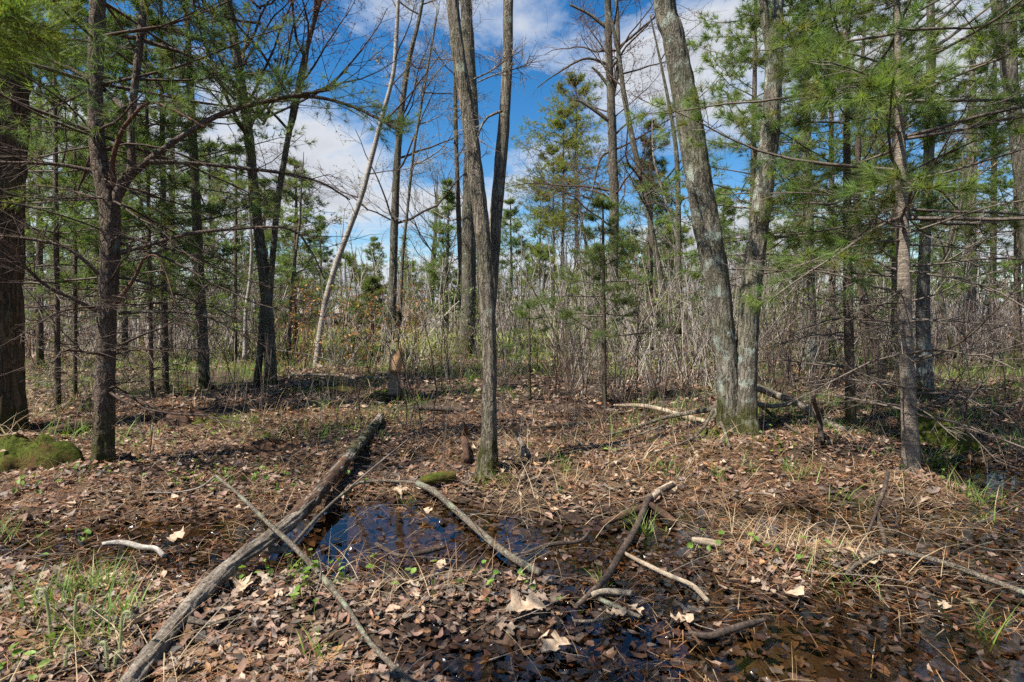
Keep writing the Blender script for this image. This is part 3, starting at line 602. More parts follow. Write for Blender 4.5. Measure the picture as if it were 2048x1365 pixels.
simple_pine('dark green pine high behind the left-edge trunk', 150, 690, 16, 150, 11, 30, Y=18, dead=None, live=(2.0, 11), Lmax=2.8, dz=.55, **mid)
simple_pine('green pine just left of the birch foot', 590, 690, 8, 590, 4.4, 43, Y=17, dead=None, live=(1.0, 4.4), Lmax=1.3, dz=.38, **mid, tint=(1.1, 1.15, .9))
# right side
simple_pine('feathery pine directly behind the twin oak', 1500, 720, 14, 1512, 8.5, 31, Y=9.5, dead=(1.5, 2.2), live=(1.9, 8.5), Lmax=1.9, dz=.38, **mid, tint=(1.15, 1.2, 1.0))
simple_pine('pale-trunked pine right behind the twin oak', 1622, 745, 26, 1606, 10, 32, mat='bark_lichen_base', dead=(1.5, 2.6), live=(2.2, 10), Lmax=2.1, dz=.5, **mid, tint=(1, 1.05, .9))
simple_pine('broad pine at the right edge with mottled pale foot', 1938, 715, 28, 1945, 10, 33, mat='bark_lichen_base', dead=(1.2, 2.3), live=(2.0, 10), Lmax=2.1, dz=.45, **mid, tint=(1.1, 1.2, .9))
simple_pine('dark slim pine at the far right edge', 2036, 700, 16, 2030, 9, 34, Y=12, dead=(.8, 1.6), live=(1.6, 9), Lmax=2.0, dz=.45, **mid, tint=(1.05, 1.15, .9))
simple_pine('yellow-green pine whose low boughs spread between twin oak and smooth pine', 1665, 705, 14, 1662, 8.5, 35, Y=13, dead=None, live=(1.3, 8.5), Lmax=2.2, dz=.45, **mid, tint=(1.2, 1.25, .9))
simple_pine('dense pine behind the smooth young pine', 1790, 690, 16, 1790, 10.5, 36, Y=15, dead=None, live=(2.0, 10.5), Lmax=2.4, dz=.5, **mid)
simple_pine('big leafy-looking pine behind the right-edge pines', 1985, 680, 16, 1990, 11, 37, Y=18, dead=None, live=(2.0, 11), Lmax=2.7, dz=.55, **mid)
simple_pine('pine tucked between the slim pole and the leaning oak trunk', 1300, 690, 12, 1302, 6.4, 38, Y=15, dead=None, live=(1.3, 6.4), Lmax=1.7, dz=.4, **mid, tint=(1.05, 1.1, 1.0))
simple_pine('small open pine sapling right of centre on a thin black stem', 1209, 812, 10, 1206, 3.0, 39, dead=(.2, 1.15), live=(1.1, 3.0), Lmax=.95, dz=.24, per=4, K=22, NL=.10, NW=.005, m2=6, m3=3, deadL=.3, name='pine_sapling', cat='sapling')
simple_pine('tiny pine seedling with sparse tufts right of the centre tree', 1060, 800, 6, 1058, 1.75, 40, dead=None, live=(.75, 1.7), Lmax=.42, dz=.25, per=4, K=18, NL=.09, NW=.005, m2=4, m3=2, name='pine_sapling', cat='sapling')
simple_pine('low bushy green pine between birch and broken snag', 745, 700, 8, 745, 2.3, 41, Y=15, dead=None, live=(.4, 2.3), Lmax=1.0, dz=.22, **mid, name='pine_sapling', cat='sapling')
# pine whose needles hang blurred into the top left corner, its stem outside the frame
pine('pine bough hanging out of focus into the top left corner', [(-560, 1500, 40), (-560, 900, 36), (-555, 400, 30), (-550, 0, 24)], 1.25, 4.2, 42, dead=None, live=(2.15, 4.2), Lmax=.95, dz=.3, per=4, K=30, NL=.10, NW=.002, m2=8, m3=4, tint=(1.3, 1.3, .8), az=.15,
     limbs=[dict(path=[(-550, 180, 16), (-300, 110, 12), (-120, 60, 8), (40, 40, 5)], len=.6, m2=16, t0=.5, l2=.35)])
# more bare trees
bare_tree('dark slanting twin stems left of the smooth young pine', [(1768, 792, 18), (1750, 700, 17), (1730, 600, 16), (1716, 520, 14), (1712, 400, 12), (1718, 250, 10)], YB(1768, 792), 7.5, 51, z0=2.5, n1=6, L1=1.2, mat='bark_pine_dark', twig='bark_twig_dark', name='maple_tree', extra=[dict(path=[(1738, 788, 14), (1730, 690, 13), (1722, 600, 12), (1718, 500, 9)], top=4, sink=True, flare=.3)])
bare_tree('mottled trunk with white lichen foot behind the smooth young pine', [(1852, 806, 38), (1848, 720, 32), (1846, 620, 28), (1850, 480, 24), (1858, 300, 22), (1862, 100, 18)], YB(1852, 806), 9, 52, z0=4, n1=10, L1=1.6, mat='bark_lichen_base', name='maple_tree', bud=REDBUD, flare=.3)
bare_tree('heavy grey tree leaning out of the top right corner', [(2075, 760, 38), (2066, 600, 36), (2052, 420, 34), (2035, 280, 33), (2015, 120, 32), (1992, -30, 30)], 9.5, 13, 53, z0=4.6, n1=10, L1=2, mat='bark_grey', name='oak_tree', bud=REDBUD, lean=.8)
bare_tree('bare reddish tree behind the smooth pine with twigs against cloud', [(1905, 700, 10), (1880, 560, 9), (1925, 400, 8), (1960, 280, 6)], 12, 6.8, 54, z0=2, n1=12, L1=1.8, name='maple_tree', bud=REDBUD, budn=3, bs=.018)
bare_tree('thin upright maple sapling left of the birch', [(578, 700, 8), (582, 600, 7), (590, 520, 6), (600, 440, 5)], 15, 5.5, 55, z0=1.5, n1=10, L1=1.2, name='sapling', cat='sapling', bud=REDBUD)
bare_tree('pale crooked sapling touching the V-parted tree from the left', [(490, 705, 8), (492, 620, 8), (500, 560, 7), (503, 490, 6), (498, 420, 4)], 13, 5, 56, z0=1.5, n1=8, L1=1.0, name='sapling', cat='sapling', mat='bark_birch', bud=REDBUD)
bare_tree('small spreading grey tree in the far field left of the centre trunks', [(860, 620, 16), (862, 560, 14), (868, 500, 10), (872, 440, 6)], 34, 9.5, 57, z0=2.5, n1=22, L1=4.2, name='bare_tree', m2=8, up=.08, bs=.03)
bare_tree('thin bare tree left of the tall dark twiggy tree', [(1178, 640, 7), (1176, 560, 6), (1170, 480, 5), (1160, 420, 3)], 22, 7.5, 58, z0=1.8, n1=12, L1=1.8, name='bare_tree', bud=REDBUD)
bare_tree('pale thin leaning stem right of the slim dark pole', [(1392, 700, 7), (1380, 600, 6), (1360, 500, 6), (1330, 400, 5), (1310, 330, 4)], 12, 5.5, 59, z0=2, n1=8, L1=1.0, name='sapling', cat='sapling', mat='bark_birch')

# ------------------------------------------------------------------ far pines (three shapes, each tree its own object)
def far_proto(seed, H, crown0, Lmax, tint, ragged=.6, per=5, m2=8, step=(.3, .75)):
    rng = np.random.default_rng(seed); root = thing('far_pine', 'far pine', 'pine tree', (0, 0, 0)); mb = MB()
    n = 7; pts = np.stack([np.cumsum(rng.normal(0, .06, n)), np.cumsum(rng.normal(0, .06, n)), np.linspace(-.2, H, n)], 1); rad = np.linspace(.17, .03, n)
    C, r, g = stem(mb, pts, rad, 8, .5, .05, 10, .3, .3, seed); mb.build('trunk', MAT['bark_grey'], root)
    B = MB(); Nn = MB(); z = []
    zz_ = crown0
    while zz_ < H - .2: z.append(zz_); zz_ += rng.uniform(*step)
    z = np.repeat(z, per) + rng.normal(0, .08, len(z) * per); a = rng.uniform(0, 6.28, len(z)); o, ro = at_z(C, r, z); t = np.clip((z - crown0) / (H - crown0), 0, 1)
    e = rng.normal(.05, .15, len(z)) + .6 * t ** 2; d = np.stack([np.cos(a) * np.cos(e), np.sin(a) * np.cos(e), np.sin(e)], 1)
    L = Lmax * np.maximum(np.sin(np.pi * (t * .82 + .18)) ** .8 * (1 - t * .35), .12) * (1 - ragged * rng.random(len(z)))
    L1 = grow(o, d, L, 7, .08, .03, rng); fine_crown(L1, L, rng, dict(K=7, L=.24, w=.028, tint=tint, spread=(10, 80), back=.15), None, m2, 3, l2=.34, l3=.3, t0=.25, mbB=B, mbN=Nn, k1=3, twig3=False)
    tag(B.build('boughs', MAT['bark_twig_dark'], root), kind='stuff'); tag(Nn.build('needles', MAT['needles'], root), kind='stuff'); return root
def copy_thing(src, loc, rz, s, label, group=None):
    c = src.copy(); col.objects.link(c); c.location = loc; c.rotation_euler = (0, 0, rz); c.scale = (s, s, s); c['label'] = label
    if group: c['group'] = group
    for ch in src.children: k = ch.copy(); col.objects.link(k); k.parent = c
    return c
tall = far_proto(71, 15, 6.4, 5.4, (1.35, 1.12, .68), .75, 5, 16, (.6, 1.5)); cone = far_proto(72, 9, 1.0, 2.9, (1.1, 1.1, .9), .6); bushy = far_proto(73, 6, .5, 2.6, (1.3, 1.25, .85), .4); slim = far_proto(74, 10, 1.5, 2.1, (1.05, 1.1, .95), .65)
FAR = [(tall, 1128, 37, 14.2, 'second stem of the tallest far pine group, leaning against its left side'), (bushy, 700, 32, 4.6, 'soft bushy far pine right of the birch trunk'), (bushy, 955, 30, 4.6, 'bushy far pine filling the gap behind the centre tree'), (bushy, 1190, 27, 4.6, 'full light green far pine left of the tall dark twiggy tree'), (bushy, 1345, 26, 5.4, 'full far pine beside the slim dark pole'),
       (tall, 1150, 36, 16.0, 'tallest far pine, yellowish with a ragged crown, in the centre sky gap'), (tall, 1106, 38, 12.2, 'tall far pine with layered shelves, left of the tallest far pine'), (tall, 1078, 40, 9.8, 'lower far pine standing left of the two tall far pines'),
       (bushy, 1085, 31, 5.0, 'bushy light green far pine below the tall far pines'), (slim, 1020, 34, 8.2, 'slim far pine showing between the two stems of the centre tree'),
       (slim, 893, 30, 8.3, 'slim far pine left of the pole-like tree'), (cone, 752, 32, 5.4, 'broad dark far pine between birch and dark slim tree'), (cone, 590, 24, 7.6, 'dark pointed far pine between V-parted tree and birch'), (bushy, 820, 36, 4.6, 'light green low far pine right of the dark slim tree'),
       (slim, 640, 36, 7.4, 'narrow far pine behind the birch'), (cone, 535, 30, 8.2, 'far pine showing through the V-parted tree'), (bushy, 1250, 24, 4.6, 'soft green far pine behind the tall dark twiggy tree'), (cone, 1290, 30, 9.0, 'pointed far pine left of the leaning oak trunk'), (cone, 1440, 26, 7.0, 'far pine in the gap between the two oak trunks'),
       (slim, 1590, 24, 8.5, 'slim far pine right of the twin oak'), (cone, 1730, 26, 10.0, 'dark far pine between brown-barked and smooth pines'), (cone, 1890, 30, 9.5, 'far pine right of the smooth young pine'), (cone, 430, 28, 9.5, 'far pine right of the tall greenish-grey pine'), (cone, 300, 30, 11, 'far pine behind the slender pine pole'), (slim, 200, 26, 10.5, 'slim far pine behind the scaly forked pine'), (cone, 60, 28, 11, 'far pine behind the left-edge trunk')]
used = set(); rngf = np.random.default_rng(5)
HP = {id(tall): 15, id(cone): 9, id(bushy): 6, id(slim): 10}
for src, px, Y, Hh, lab in FAR:
    x = (px - 1024) / FPX * Y; loc = (x, Y, float(terrain(x, Y))); s = Hh / HP[id(src)]
    if id(src) not in used: used.add(id(src)); src.location = loc; src.scale = (s, s, s); src.rotation_euler = (0, 0, rngf.uniform(0, 6)); src['label'] = lab; src['group'] = 'pines at the far edge of the wetland'
    else: copy_thing(src, loc, rngf.uniform(0, 6.28), s, lab, 'pines at the far edge of the wetland')

# the wood beyond, which reads as one mass: pine tops and grey twig haze
def far_wood():
    rng = np.random.default_rng(91); N = MB(); B = MB()
    n = 190; x = rng.uniform(-70, 70, n); y = rng.uniform(42, 75, n); h = rng.uniform(4.5, 8.5, n)
    for i in range(n):
        m = 46; t = rng.random(m) ** .7; a = rng.uniform(0, 6.28, m); rr = 2.0 * (1.05 - t) * rng.uniform(.2, 1, m); p = np.stack([x[i] + rr * np.cos(a), y[i] + rr * np.sin(a), .4 + t * h[i]], 1)
        d = np.stack([np.cos(a), np.sin(a), .5 + 0 * a], 1)
        if i % 2: needles(N, p, d, 9, .75, .10, rng, tint=(1.0, 1.05, 1.0), back=.3)
    m = 460; o = np.stack([rng.uniform(-70, 70, m), rng.uniform(38, 70, m), np.zeros(m)], 1); L = rng.uniform(3.5, 9, m); Q = grow(o, np.tile([0, 0, 1.0], (m, 1)), L, 7, .06, .05, rng)
    tubes(B, Q, taper(.02 + .008 * L, 7, .2), 4); p2, d2, t2 = sprout(Q, 8, .35, 1, .7, rng); Q2 = grow(p2, d2, rng.uniform(.6, 1.8, len(t2)), 3, .15, .06, rng); tubes(B, Q2, taper(np.full(len(t2), .012), 3, .4), 3)
    tag(N.build('far_pine_wood', MAT['needles']), 'hazy band of green pine tops at the far edge of the wetland', 'wood', kind='stuff')
    tag(B.build('far_bare_wood', MAT['bark_twig']), 'grey haze of bare trunks and twigs at the horizon', 'wood', kind='stuff')
far_wood()

# ------------------------------------------------------------------ thicket of thin grey shrub stems across the middle distance
def thicket():
    rng = np.random.default_rng(101)
    for lab, n, y0, y1, hl, hh, name, mat, dens in (('thicket of thin upright grey shrub stems across the middle distance', 3600, 8.5, 19, .9, 2.3, 'shrub_thicket', 'bark_brush', 1), ('pale grey haze of brush behind the nearer thicket', 2100, 16, 38, 1.6, 4.2, 'brush_haze', 'bark_brush', 0)):
        B = MB(); u = rng.uniform(0, 1, n); y = y0 + (y1 - y0) * u ** .8; x = rng.uniform(-.98, .98, n) * y
        if dens:
            keep = (fbm(x * .5, y * .5, s=77, o=3) > .40) & ~((x < -1.5) & (y < 12.5)) & ~((np.abs(x + .4) < 1.2) & (y < 9.5)) & ~((x / y > -.42) & (x / y < -.06) & (rng.random(len(x)) < .6)); x, y = x[keep], y[keep]
        if not dens: k_ = ~((x / y > -.42) & (x / y < -.06) & (y < 30) & (rng.random(len(x)) < .75)); x, y = x[k_], y[k_]
        off = np.zeros((len(x), 2))
        if dens:
            reps = rng.integers(3, 11, len(x) // 8); cx_, cy_ = np.repeat(x[:len(reps)], reps), np.repeat(y[:len(reps)], reps); off = rng.normal(0, .13, (len(cx_), 2)); x, y = cx_ + off[:, 0], cy_ + off[:, 1]
        n = len(x); hn = fbm(x * .4, y * .4, s=78, o=2); grp = fbm(x * .8, y * .8, s=79, o=2) + rng.normal(0, .12, n)
        for mi, sel in enumerate((grp < .5, (grp >= .5) & (grp < .62), grp >= .62)):
            xx, yy = x[sel], y[sel]; n = len(xx)
            o = np.stack([xx, yy, terrain(xx, yy) - .05], 1); L = rng.uniform(hl, hh, n) * (.45 + 1.1 * hn[sel]); tl = np.where(rng.random((n, 1)) < .14, .7, .17); d = np.hstack([rng.normal(0, 1, (n, 2)) * tl + off[sel] * 1.6, np.ones((n, 1))])
            Q = grow(o, d, L, 6, .09, .03, rng); w = (.0036 + .0032 * L) if dens else (.009 + .006 * L); tubes(B, Q, taper(w * rng.uniform(.6, 1.5, n), 6, .35), 3, None, mi)
            p2, d2, t2 = sprout(Q, 4 if dens else 5, .3, 1, .55, rng); Q2 = grow(p2, d2, rng.uniform(.15, .6, len(t2)) * (1 if dens else 1.6), 3, .14, .05, rng); tubes(B, Q2, taper(np.full(len(t2), .0034 if dens else .010), 3, .5), 3, None, mi)
        tag(B.build(name, [MAT[mat], MAT['bark_twig'], MAT['bark_twig_red' if dens else 'bark_twig']]), lab, 'brush', kind='stuff')
    B = MB(); n = 420; x, y = scatter(n, 4.6, 9.5, rng); k = fbm(x * .7, y * .7, s=71, o=2) > .44; x, y = x[k], y[k]; n = len(x)
    o = np.stack([x, y, terrain(x, y) - .03], 1); L = rng.uniform(.25, 1.1, n); Q = grow(o, np.hstack([rng.normal(0, .2, (n, 2)), np.ones((n, 1))]), L, 6, .08, .03, rng); tubes(B, Q, taper(.002 + .0025 * L, 6, .4), 3)
    p2, d2, t2 = sprout(Q, 3, .4, 1, .6, rng); tubes(B, grow(p2, d2, rng.uniform(.06, .25, len(t2)), 3, .12, .04, rng), taper(np.full(len(t2), .0018), 3, .6), 3)
    tag(B.build('young_shoots', MAT['bark_twig_mid']), 'thin bare shoots standing in the leaf litter between the near trunks', 'brush', kind='stuff')
    # spring buds and last leaves in the brush: green-yellow right, orange left
    U = MB(); n = 14000; y = rng.uniform(10, 30, n); x = rng.uniform(-.95, .75, n) * y; k = (fbm(x * .35, y * .35, s=55, o=2) > .47); x, y = x[k], y[k]; z = terrain(x, y) + rng.uniform(.2, 1.9, len(x)); p = np.stack([x, y, z], 1)
    left = x / y < -.15; org = np.array([(.40, .17, .04), (.34, .22, .05), (.28, .10, .04)]); grn = np.array([(.17, .22, .05), (.13, .19, .04), (.22, .22, .07)])
    buds(U, p[left], None, rng, org, .035, 3); buds(U, p[~left], None, rng, grn, .034, 3)
    tag(U.build('shrub_buds', MAT['bud']), 'orange and yellow-green opening leaves scattered through the brush', 'leaves', kind='stuff')
thicket()
def shrub(label, px, py, n, hgt, seed, spread=.22, mat='bark_twig_dark', lean=0.0, thick=.006, wig=.06, Y=None):
    rng = np.random.default_rng(seed); g = G(px, py); root = thing('shrub', label, 'shrub', g, 'bare shrubs and saplings in the wet ground')
    for i in range(n):
        B = MB(); o = g[None] + np.array([[rng.normal(0, spread * .4), rng.normal(0, spread * .4), -.05]]); d = np.array([[rng.normal(lean, .16), rng.normal(0, .16), 1.0]]); L = np.array([hgt * rng.uniform(.6, 1.1)])
        Q = grow(o, d, L, 10, wig, .02, rng); tubes(B, Q, taper(np.array([thick * rng.uniform(.7, 1.3)]), 10, .3), 5)
        p2, d2, t2 = sprout(Q, 7, .35, 1, .6, rng); Q2 = grow(p2, d2, rng.uniform(.1, .45, 7) * hgt / 1.6, 5, .12, .05, rng); tubes(B, Q2, taper(np.full(7, .0028), 5, .5), 3)
        B.build('stem', MAT[mat], root, g)
SH = [('dark crooked shrub left of the centre tree with a snaky main stem', 838, 860, 4, 1.5, .010, .12), ('clump of thin dark stems rising beside the fallen log end', 705, 845, 9, .95, .005, .05), ('small clump of dark shoots on the bank right of the log end', 745, 800, 7, .9, .005, .05), ('upright bare shrub between snag and crooked shrub', 812, 800, 6, 1.5, .006, .05),
      ('tangle of thin stems left of the sapling pine', 1150, 805, 8, 1.5, .006, .07), ('several dark wands right of the sapling pine', 1250, 800, 8, 1.7, .007, .06), ('grey arching shrub at the foot of the leaning oak trunk', 1370, 800, 9, 1.6, .006, .12), ('shrub of pale wands right of the white fallen pole', 1320, 780, 9, 1.8, .006, .06),
      ('dark multi-stemmed shrub right of the twin oak', 1560, 800, 9, 1.7, .009, .09), ('bare shrub between twin oak and brown-barked pine', 1620, 820, 7, 1.3, .007, .10), ('wispy shrub behind the brown-barked pine', 1745, 830, 6, 1.5, .006, .08), ('wiry shrub right of the smooth young pine by the stream', 1925, 880, 6, 1.3, .005, .10), ('tall thin wands at the far right bank', 2010, 800, 7, 1.7, .006, .08),
      ('thin shoots on the shaded bank left of the tall greenish-grey pine', 365, 800, 6, 1.2, .005, .07), ('few bare wands left of the V-parted tree foot', 460, 775, 5, 1.3, .006, .07), ('bare wands right of the V-parted tree foot', 580, 790, 5, 1.2, .005, .07), ('crooked dark sapling right of the centre tree', 1110, 800, 5, 1.4, .008, .10), ('thin twiggy sapling leaning just behind the centre tree', 890, 790, 5, 1.8, .009, .08)]
for i, (lab, px, py, n, h, tk, wg) in enumerate(SH): shrub(lab, px, py, n, h, 200 + i, thick=tk, wig=wg)

# ------------------------------------------------------------------ leaf litter
def leaf_pts(N, S, rng, size, lobe, curl):
    """vertices of N leaves in their own frame: S stations of left edge, midrib, right edge"""
    t = np.linspace(0, 1, S)[None]; L = size[:, None]; kind = rng.random((N, 1)); nl = np.where(kind < .5, 3.0, 2.0)
    ph = rng.uniform(-.3, .3, (N, 1)); env = np.sin(np.pi * np.clip(t, 0.02, .985) ** .85) ** .65 * np.where(kind < .5, .30, .40)
    def edge(): return env * (1 - lobe[:, None] * (.5 + .5 * np.cos(2 * np.pi * nl * t + ph + rng.normal(0, .25, (N, S)))))
    wl, wr = edge() * L, edge() * L; x = (t - .5) * L; sweep = np.where(np.arange(S)[None] % 2 == 1, .06, -.02) * L
    c1 = curl[:, None] * 2.2 / L; c2 = rng.normal(0, .5, (N, 1)) / L; c3 = rng.normal(0, .35, (N, 1))
    zb = c2 * x * x * np.sign(c2 + 1e-6) * .9
    l = np.stack([x + sweep, wl, zb + c1 * wl * wl + c3 * x * .3 + rng.normal(0, .055, (N, S)) * L], -1); m = np.stack([x, 0 * x, zb], -1); r = np.stack([x + sweep, -wr, zb + c1 * wr * wr - c3 * x * .3 + rng.normal(0, .055, (N, S)) * L], -1)
    return np.stack([l, m, r], 2)
def leaf_faces(S):
    F = []
    for i in range(S - 1):
        a = i * 3; F += [(a, a + 1, a + 4, a + 3), (a + 1, a + 2, a + 5, a + 4)]
    return np.array(F)
def leaves(mb, pos, size, rng, cols, S=7, lobe=None, curl=None, tilt=.28):
    N = len(pos)
    if N == 0: return
    lobe = rng.uniform(.25, .7, N) if lobe is None else lobe; curl = rng.normal(.4, .6, N) if curl is None else curl
    V = leaf_pts(N, S, rng, size, lobe, curl).reshape(N, -1, 3)
    yaw = rng.uniform(0, 6.28, N); ax = rng.uniform(0, 6.28, N); ti = rng.normal(0, tilt, N)
    def rot(V, axis, a):
        c, s = np.cos(a)[:, None, None], np.sin(a)[:, None, None]; k = axis[:, None, :]
        return V * c + np.cross(np.broadcast_to(k, V.shape), V) * s + k * (V * k).sum(-1, keepdims=True) * (1 - c)
    V = rot(V, np.tile([0, 0, 1.0], (N, 1)), yaw); V = rot(V, np.stack([np.cos(ax), np.sin(ax), 0 * ax], 1), ti)
    V = V + pos[:, None]; nv = V.shape[1]; F = (leaf_faces(S)[None] + (np.arange(N) * nv)[:, None, None]).reshape(-1, 4)
    mb.add(V, F, np.repeat(cols, nv, 0))
DRY = np.array([(.25, .155, .10), (.38, .265, .18), (.19, .11, .07), (.30, .19, .14), (.16, .095, .065), (.24, .185, .15), (.44, .33, .23), (.23, .125, .09), (.11, .068, .048), (.31, .17, .08), (.18, .15, .125), (.13, .10, .08), (.26, .13, .075)])
def open_water(x, y):
    """the clear pools where little floats"""
    a, b = _pool; return np.exp(-(((x - a) / .42) ** 2 + ((y - b) / .40) ** 2)) + .75 * np.exp(-(((x - _p2[0]) / .8) ** 2 + ((y - _p2[1]) / .35) ** 2)) + .6 * np.exp(-(((x - _p3[0]) / .25) ** 2 + ((y - _p3[1]) / .9) ** 2)) + .6 * np.exp(-(((x - _p4[0]) / .3) ** 2 + ((y - _p4[1]) / .12) ** 2))
_pool = flat(690, 1050); _p2 = flat(1780, 1310); _p3 = flat(1935, 930); _p4 = flat(1010, 1075)
def litter():
    rng = np.random.default_rng(301); dry = MB(); wet = MB()
    for n, y0, y1, S, s0, s1 in ((14000, 1.25, 3.4, 4, .02, .066), (18000, 3.4, 7.0, 4, .03, .078), (13000, 7, 13, 3, .07, .13), (7000, 13, 28, 3, .14, .30)):
        x, y = scatter(n, y0, y1, rng); g = terrain(x, y); size = rng.uniform(s0, s1, n); c = DRY[rng.integers(0, len(DRY), n)] * rng.uniform(.75, 1.25, (n, 1)) * np.where(rng.random((n, 1)) < .28, .42, .98)
        iswet = g < .016 + rng.normal(0, .010, n)
        k = ~iswet & ~((y > 9) & (fbm(x * .6, y * .6, s=44, o=2) < .36))
        leaves(dry, np.stack([x, y, g + rng.uniform(.004, .03, n) * (1 + (y > 7))], 1)[k], size[k], rng, c[k], S, tilt=.30)
        k = iswet & (rng.random(n) > open_water(x, y) * 1.02); kk = k & (g < -.03) & (rng.random(n) < .62); k = k & ~kk
        cw = c * np.where(rng.random((n, 1)) < .2, .6, .2) * np.array([1, .95, .95])
        leaves(wet, np.stack([x, y, np.maximum(g, .0) + rng.uniform(.001, .010, n)], 1)[k], size[k] * 1.05, rng, cw[k], S, tilt=.07, curl=rng.normal(.1, .25, k.sum()))
        leaves(dry, np.stack([x, y, g + .006], 1)[kk], size[kk] * 1.1, rng, c[kk] * .8, S, tilt=.12)
    for px, py, r0 in ((975, 940, .16), (1462, 858, .32), (1490, 868, .32), (1822, 950, .14), (206, 928, .17), (0, 870, .42)):
        c0 = G(px, py); m = 130; a = rng.uniform(0, 6.28, m); q = r0 * rng.uniform(.75, 1.9, m); x = c0[0] + q * np.cos(a); y = c0[1] + q * np.sin(a)
        leaves(dry, np.stack([x, y, terrain(x, y) + .012 + .05 * np.exp(-(q - r0 * .8) / .06) * rng.random(m)], 1), rng.uniform(.04, .085, m), rng, DRY[rng.integers(0, len(DRY), m)] * rng.uniform(.7, 1.2, (m, 1)), 4, tilt=.6)
    o = tag(dry.build('leaf_litter', MAT['dry_leaf'], ground), kind='stuff'); o = tag(wet.build('wet_leaf_litter', MAT['wet_leaf'], ground), kind='stuff')
    # pine needle straw
    nd = MB(); x, y = scatter(80000, 1.25, 7.5, rng); k = (fbm(x * 1.1, y * 1.1, s=66, o=2) > .38); k = k & ~((terrain(x, y) < .0) & (rng.random(len(x)) < .75)) & (open_water(x, y) < .35); x, y = x[k], y[k]; n = len(x); g = np.maximum(terrain(x, y), 0) + rng.uniform(.006, .03, n); a = rng.uniform(0, 6.28, n); L = rng.uniform(.05, .13, n)
    d = np.stack([np.cos(a), np.sin(a), rng.normal(0, .15, n)], 1); p = np.stack([x, y, g], 1); s = np.stack([-np.sin(a), np.cos(a), 0 * a], 1) * (.0010 + .00026 * y)[:, None]
    V = np.stack([p - s, p + s, p + d * L[:, None]], 1).reshape(-1, 3); cc = np.array([(.32, .14, .06), (.38, .22, .11), (.22, .09, .04), (.42, .29, .17)])[rng.integers(0, 4, n)]
    nd.add(V, np.arange(n * 3).reshape(-1, 3), np.repeat(cc, 3, 0)); tag(nd.build('pine_straw', MAT['bud'], ground), kind='stuff')
    # twigs
    tw = MB(); x, y = scatter(900, 1.3, 10, rng); k = open_water(x, y) < .3; x, y = x[k], y[k]; n = len(x); g = np.maximum(terrain(x, y), 0) + .02; a = rng.uniform(0, 6.28, n); d = np.stack([np.cos(a), np.sin(a), rng.normal(.05, .12, n)], 1); Q = grow(np.stack([x, y, g], 1), d, rng.uniform(.1, .6, n), 5, .12, 0, rng)
    tubes(tw, Q, taper(rng.uniform(.0012, .0035, n), 5, .4), 3); tag(tw.build('twig_litter', MAT['bark_twig'], ground), kind='stuff')
litter()
def single_leaves():
    rng = np.random.default_rng(311); protos = []
    for i in range(10):
        mb = MB(); V = leaf_pts(1, 11, rng, np.array([1.0]), np.array([rng.uniform(.5, .8)]), np.array([rng.normal(.45, .5)]))[0].reshape(-1, 3); mb.add(V, leaf_faces(11)); st_ = np.array([[[-.5, 0, 0], [-.6, .01, .01], [-.72, .03, .0]]]); tubes(mb, st_, np.full((1, 3), .012), 3)
        me = mb.build('oak_leaf' if i % 2 else 'maple_leaf', MAT['dry_leaf_random']); protos.append(me)
    x, y = scatter(900, 1.3, 3.2, rng); g = terrain(x, y); k = np.where((g > .0) & (np.abs(x) < .93 * y))[0][:270]
    for j, i in enumerate(k):
        p = protos[j % 10]; o = p if j < 10 else p.copy()
        if j >= 10: col.objects.link(o)
        o.parent = ground; s = rng.uniform(.045, .078); o.location = (x[i], y[i], g[i] + .03); o.scale = (s, s, s); o.rotation_euler = (rng.normal(0, .4), rng.normal(0, .4), rng.uniform(0, 6.28))
    return protos
LP = single_leaves()
t = NT('pale_leaf'); v = t.coord('Object'); n = t.noise(v, 6, 5, .6)
t.surf(t.bsdf(t.ramp(n, [(.3, (.20, .13, .08)), (.5, (.36, .26, .17)), (.72, (.48, .37, .26))]), .6, t.bump(n, .4, .02), .3))
for i, (px, py, s, rz, lab) in enumerate([(1052, 1237, .19, .35, 'large pale tan oak leaf with deep lobes at lower centre'), (1385, 1298, .13, 2.6, 'pale oak leaf at the edge of the lower right pool'), (1360, 1325, .12, .2, 'curled pale leaf below the oak leaf by the pool'), (1268, 1290, .10, 1.9, 'small pale leaf left of the pool-edge oak leaf'),
        (484, 1190, .14, 2.1, 'brown oak leaf right of the grey fallen log'), (1885, 1295, .10, .8, 'single beige leaf lying on the lower right pool'), (1580, 1215, .12, 2.4, 'pointed tan leaf on the wet ground right of centre'), (1740, 1150, .14, .5, 'broad tan leaf by the grey branch on the right'), (345, 1135, .15, 1.2, 'bright leaf catching sun beside the left grass tuft'),
        (800, 990, .13, .9, 'pale oak leaf floating on the wet leaves above the puddle'), (850, 1075, .13, 2.0, 'pale lobed leaf on the puddle right shore'), (880, 1150, .10, 1.3, 'upright orange-tan leaf below the puddle'), (1230, 1285, .11, 0.4, 'grey-beige curled leaf left of the pool'), (1110, 1340, .15, .7, 'broad brown leaf at the bottom centre edge')]):
    o = LP[i % 10].copy(); o.data = LP[i % 10].data.copy(); o.data.materials.clear(); o.data.materials.append(MAT['pale_leaf']); o.name = 'fallen_leaf'; o.parent = None; col.objects.link(o); g = G(px, py); o.location = (g[0], g[1], max(g[2], 0) + .045); o.scale = (s, s, s); o.rotation_euler = (.15, .1, rz)
    for k in list(o.keys()): del o[k]
    tag(o, lab, 'leaf', 'pale fallen leaves')

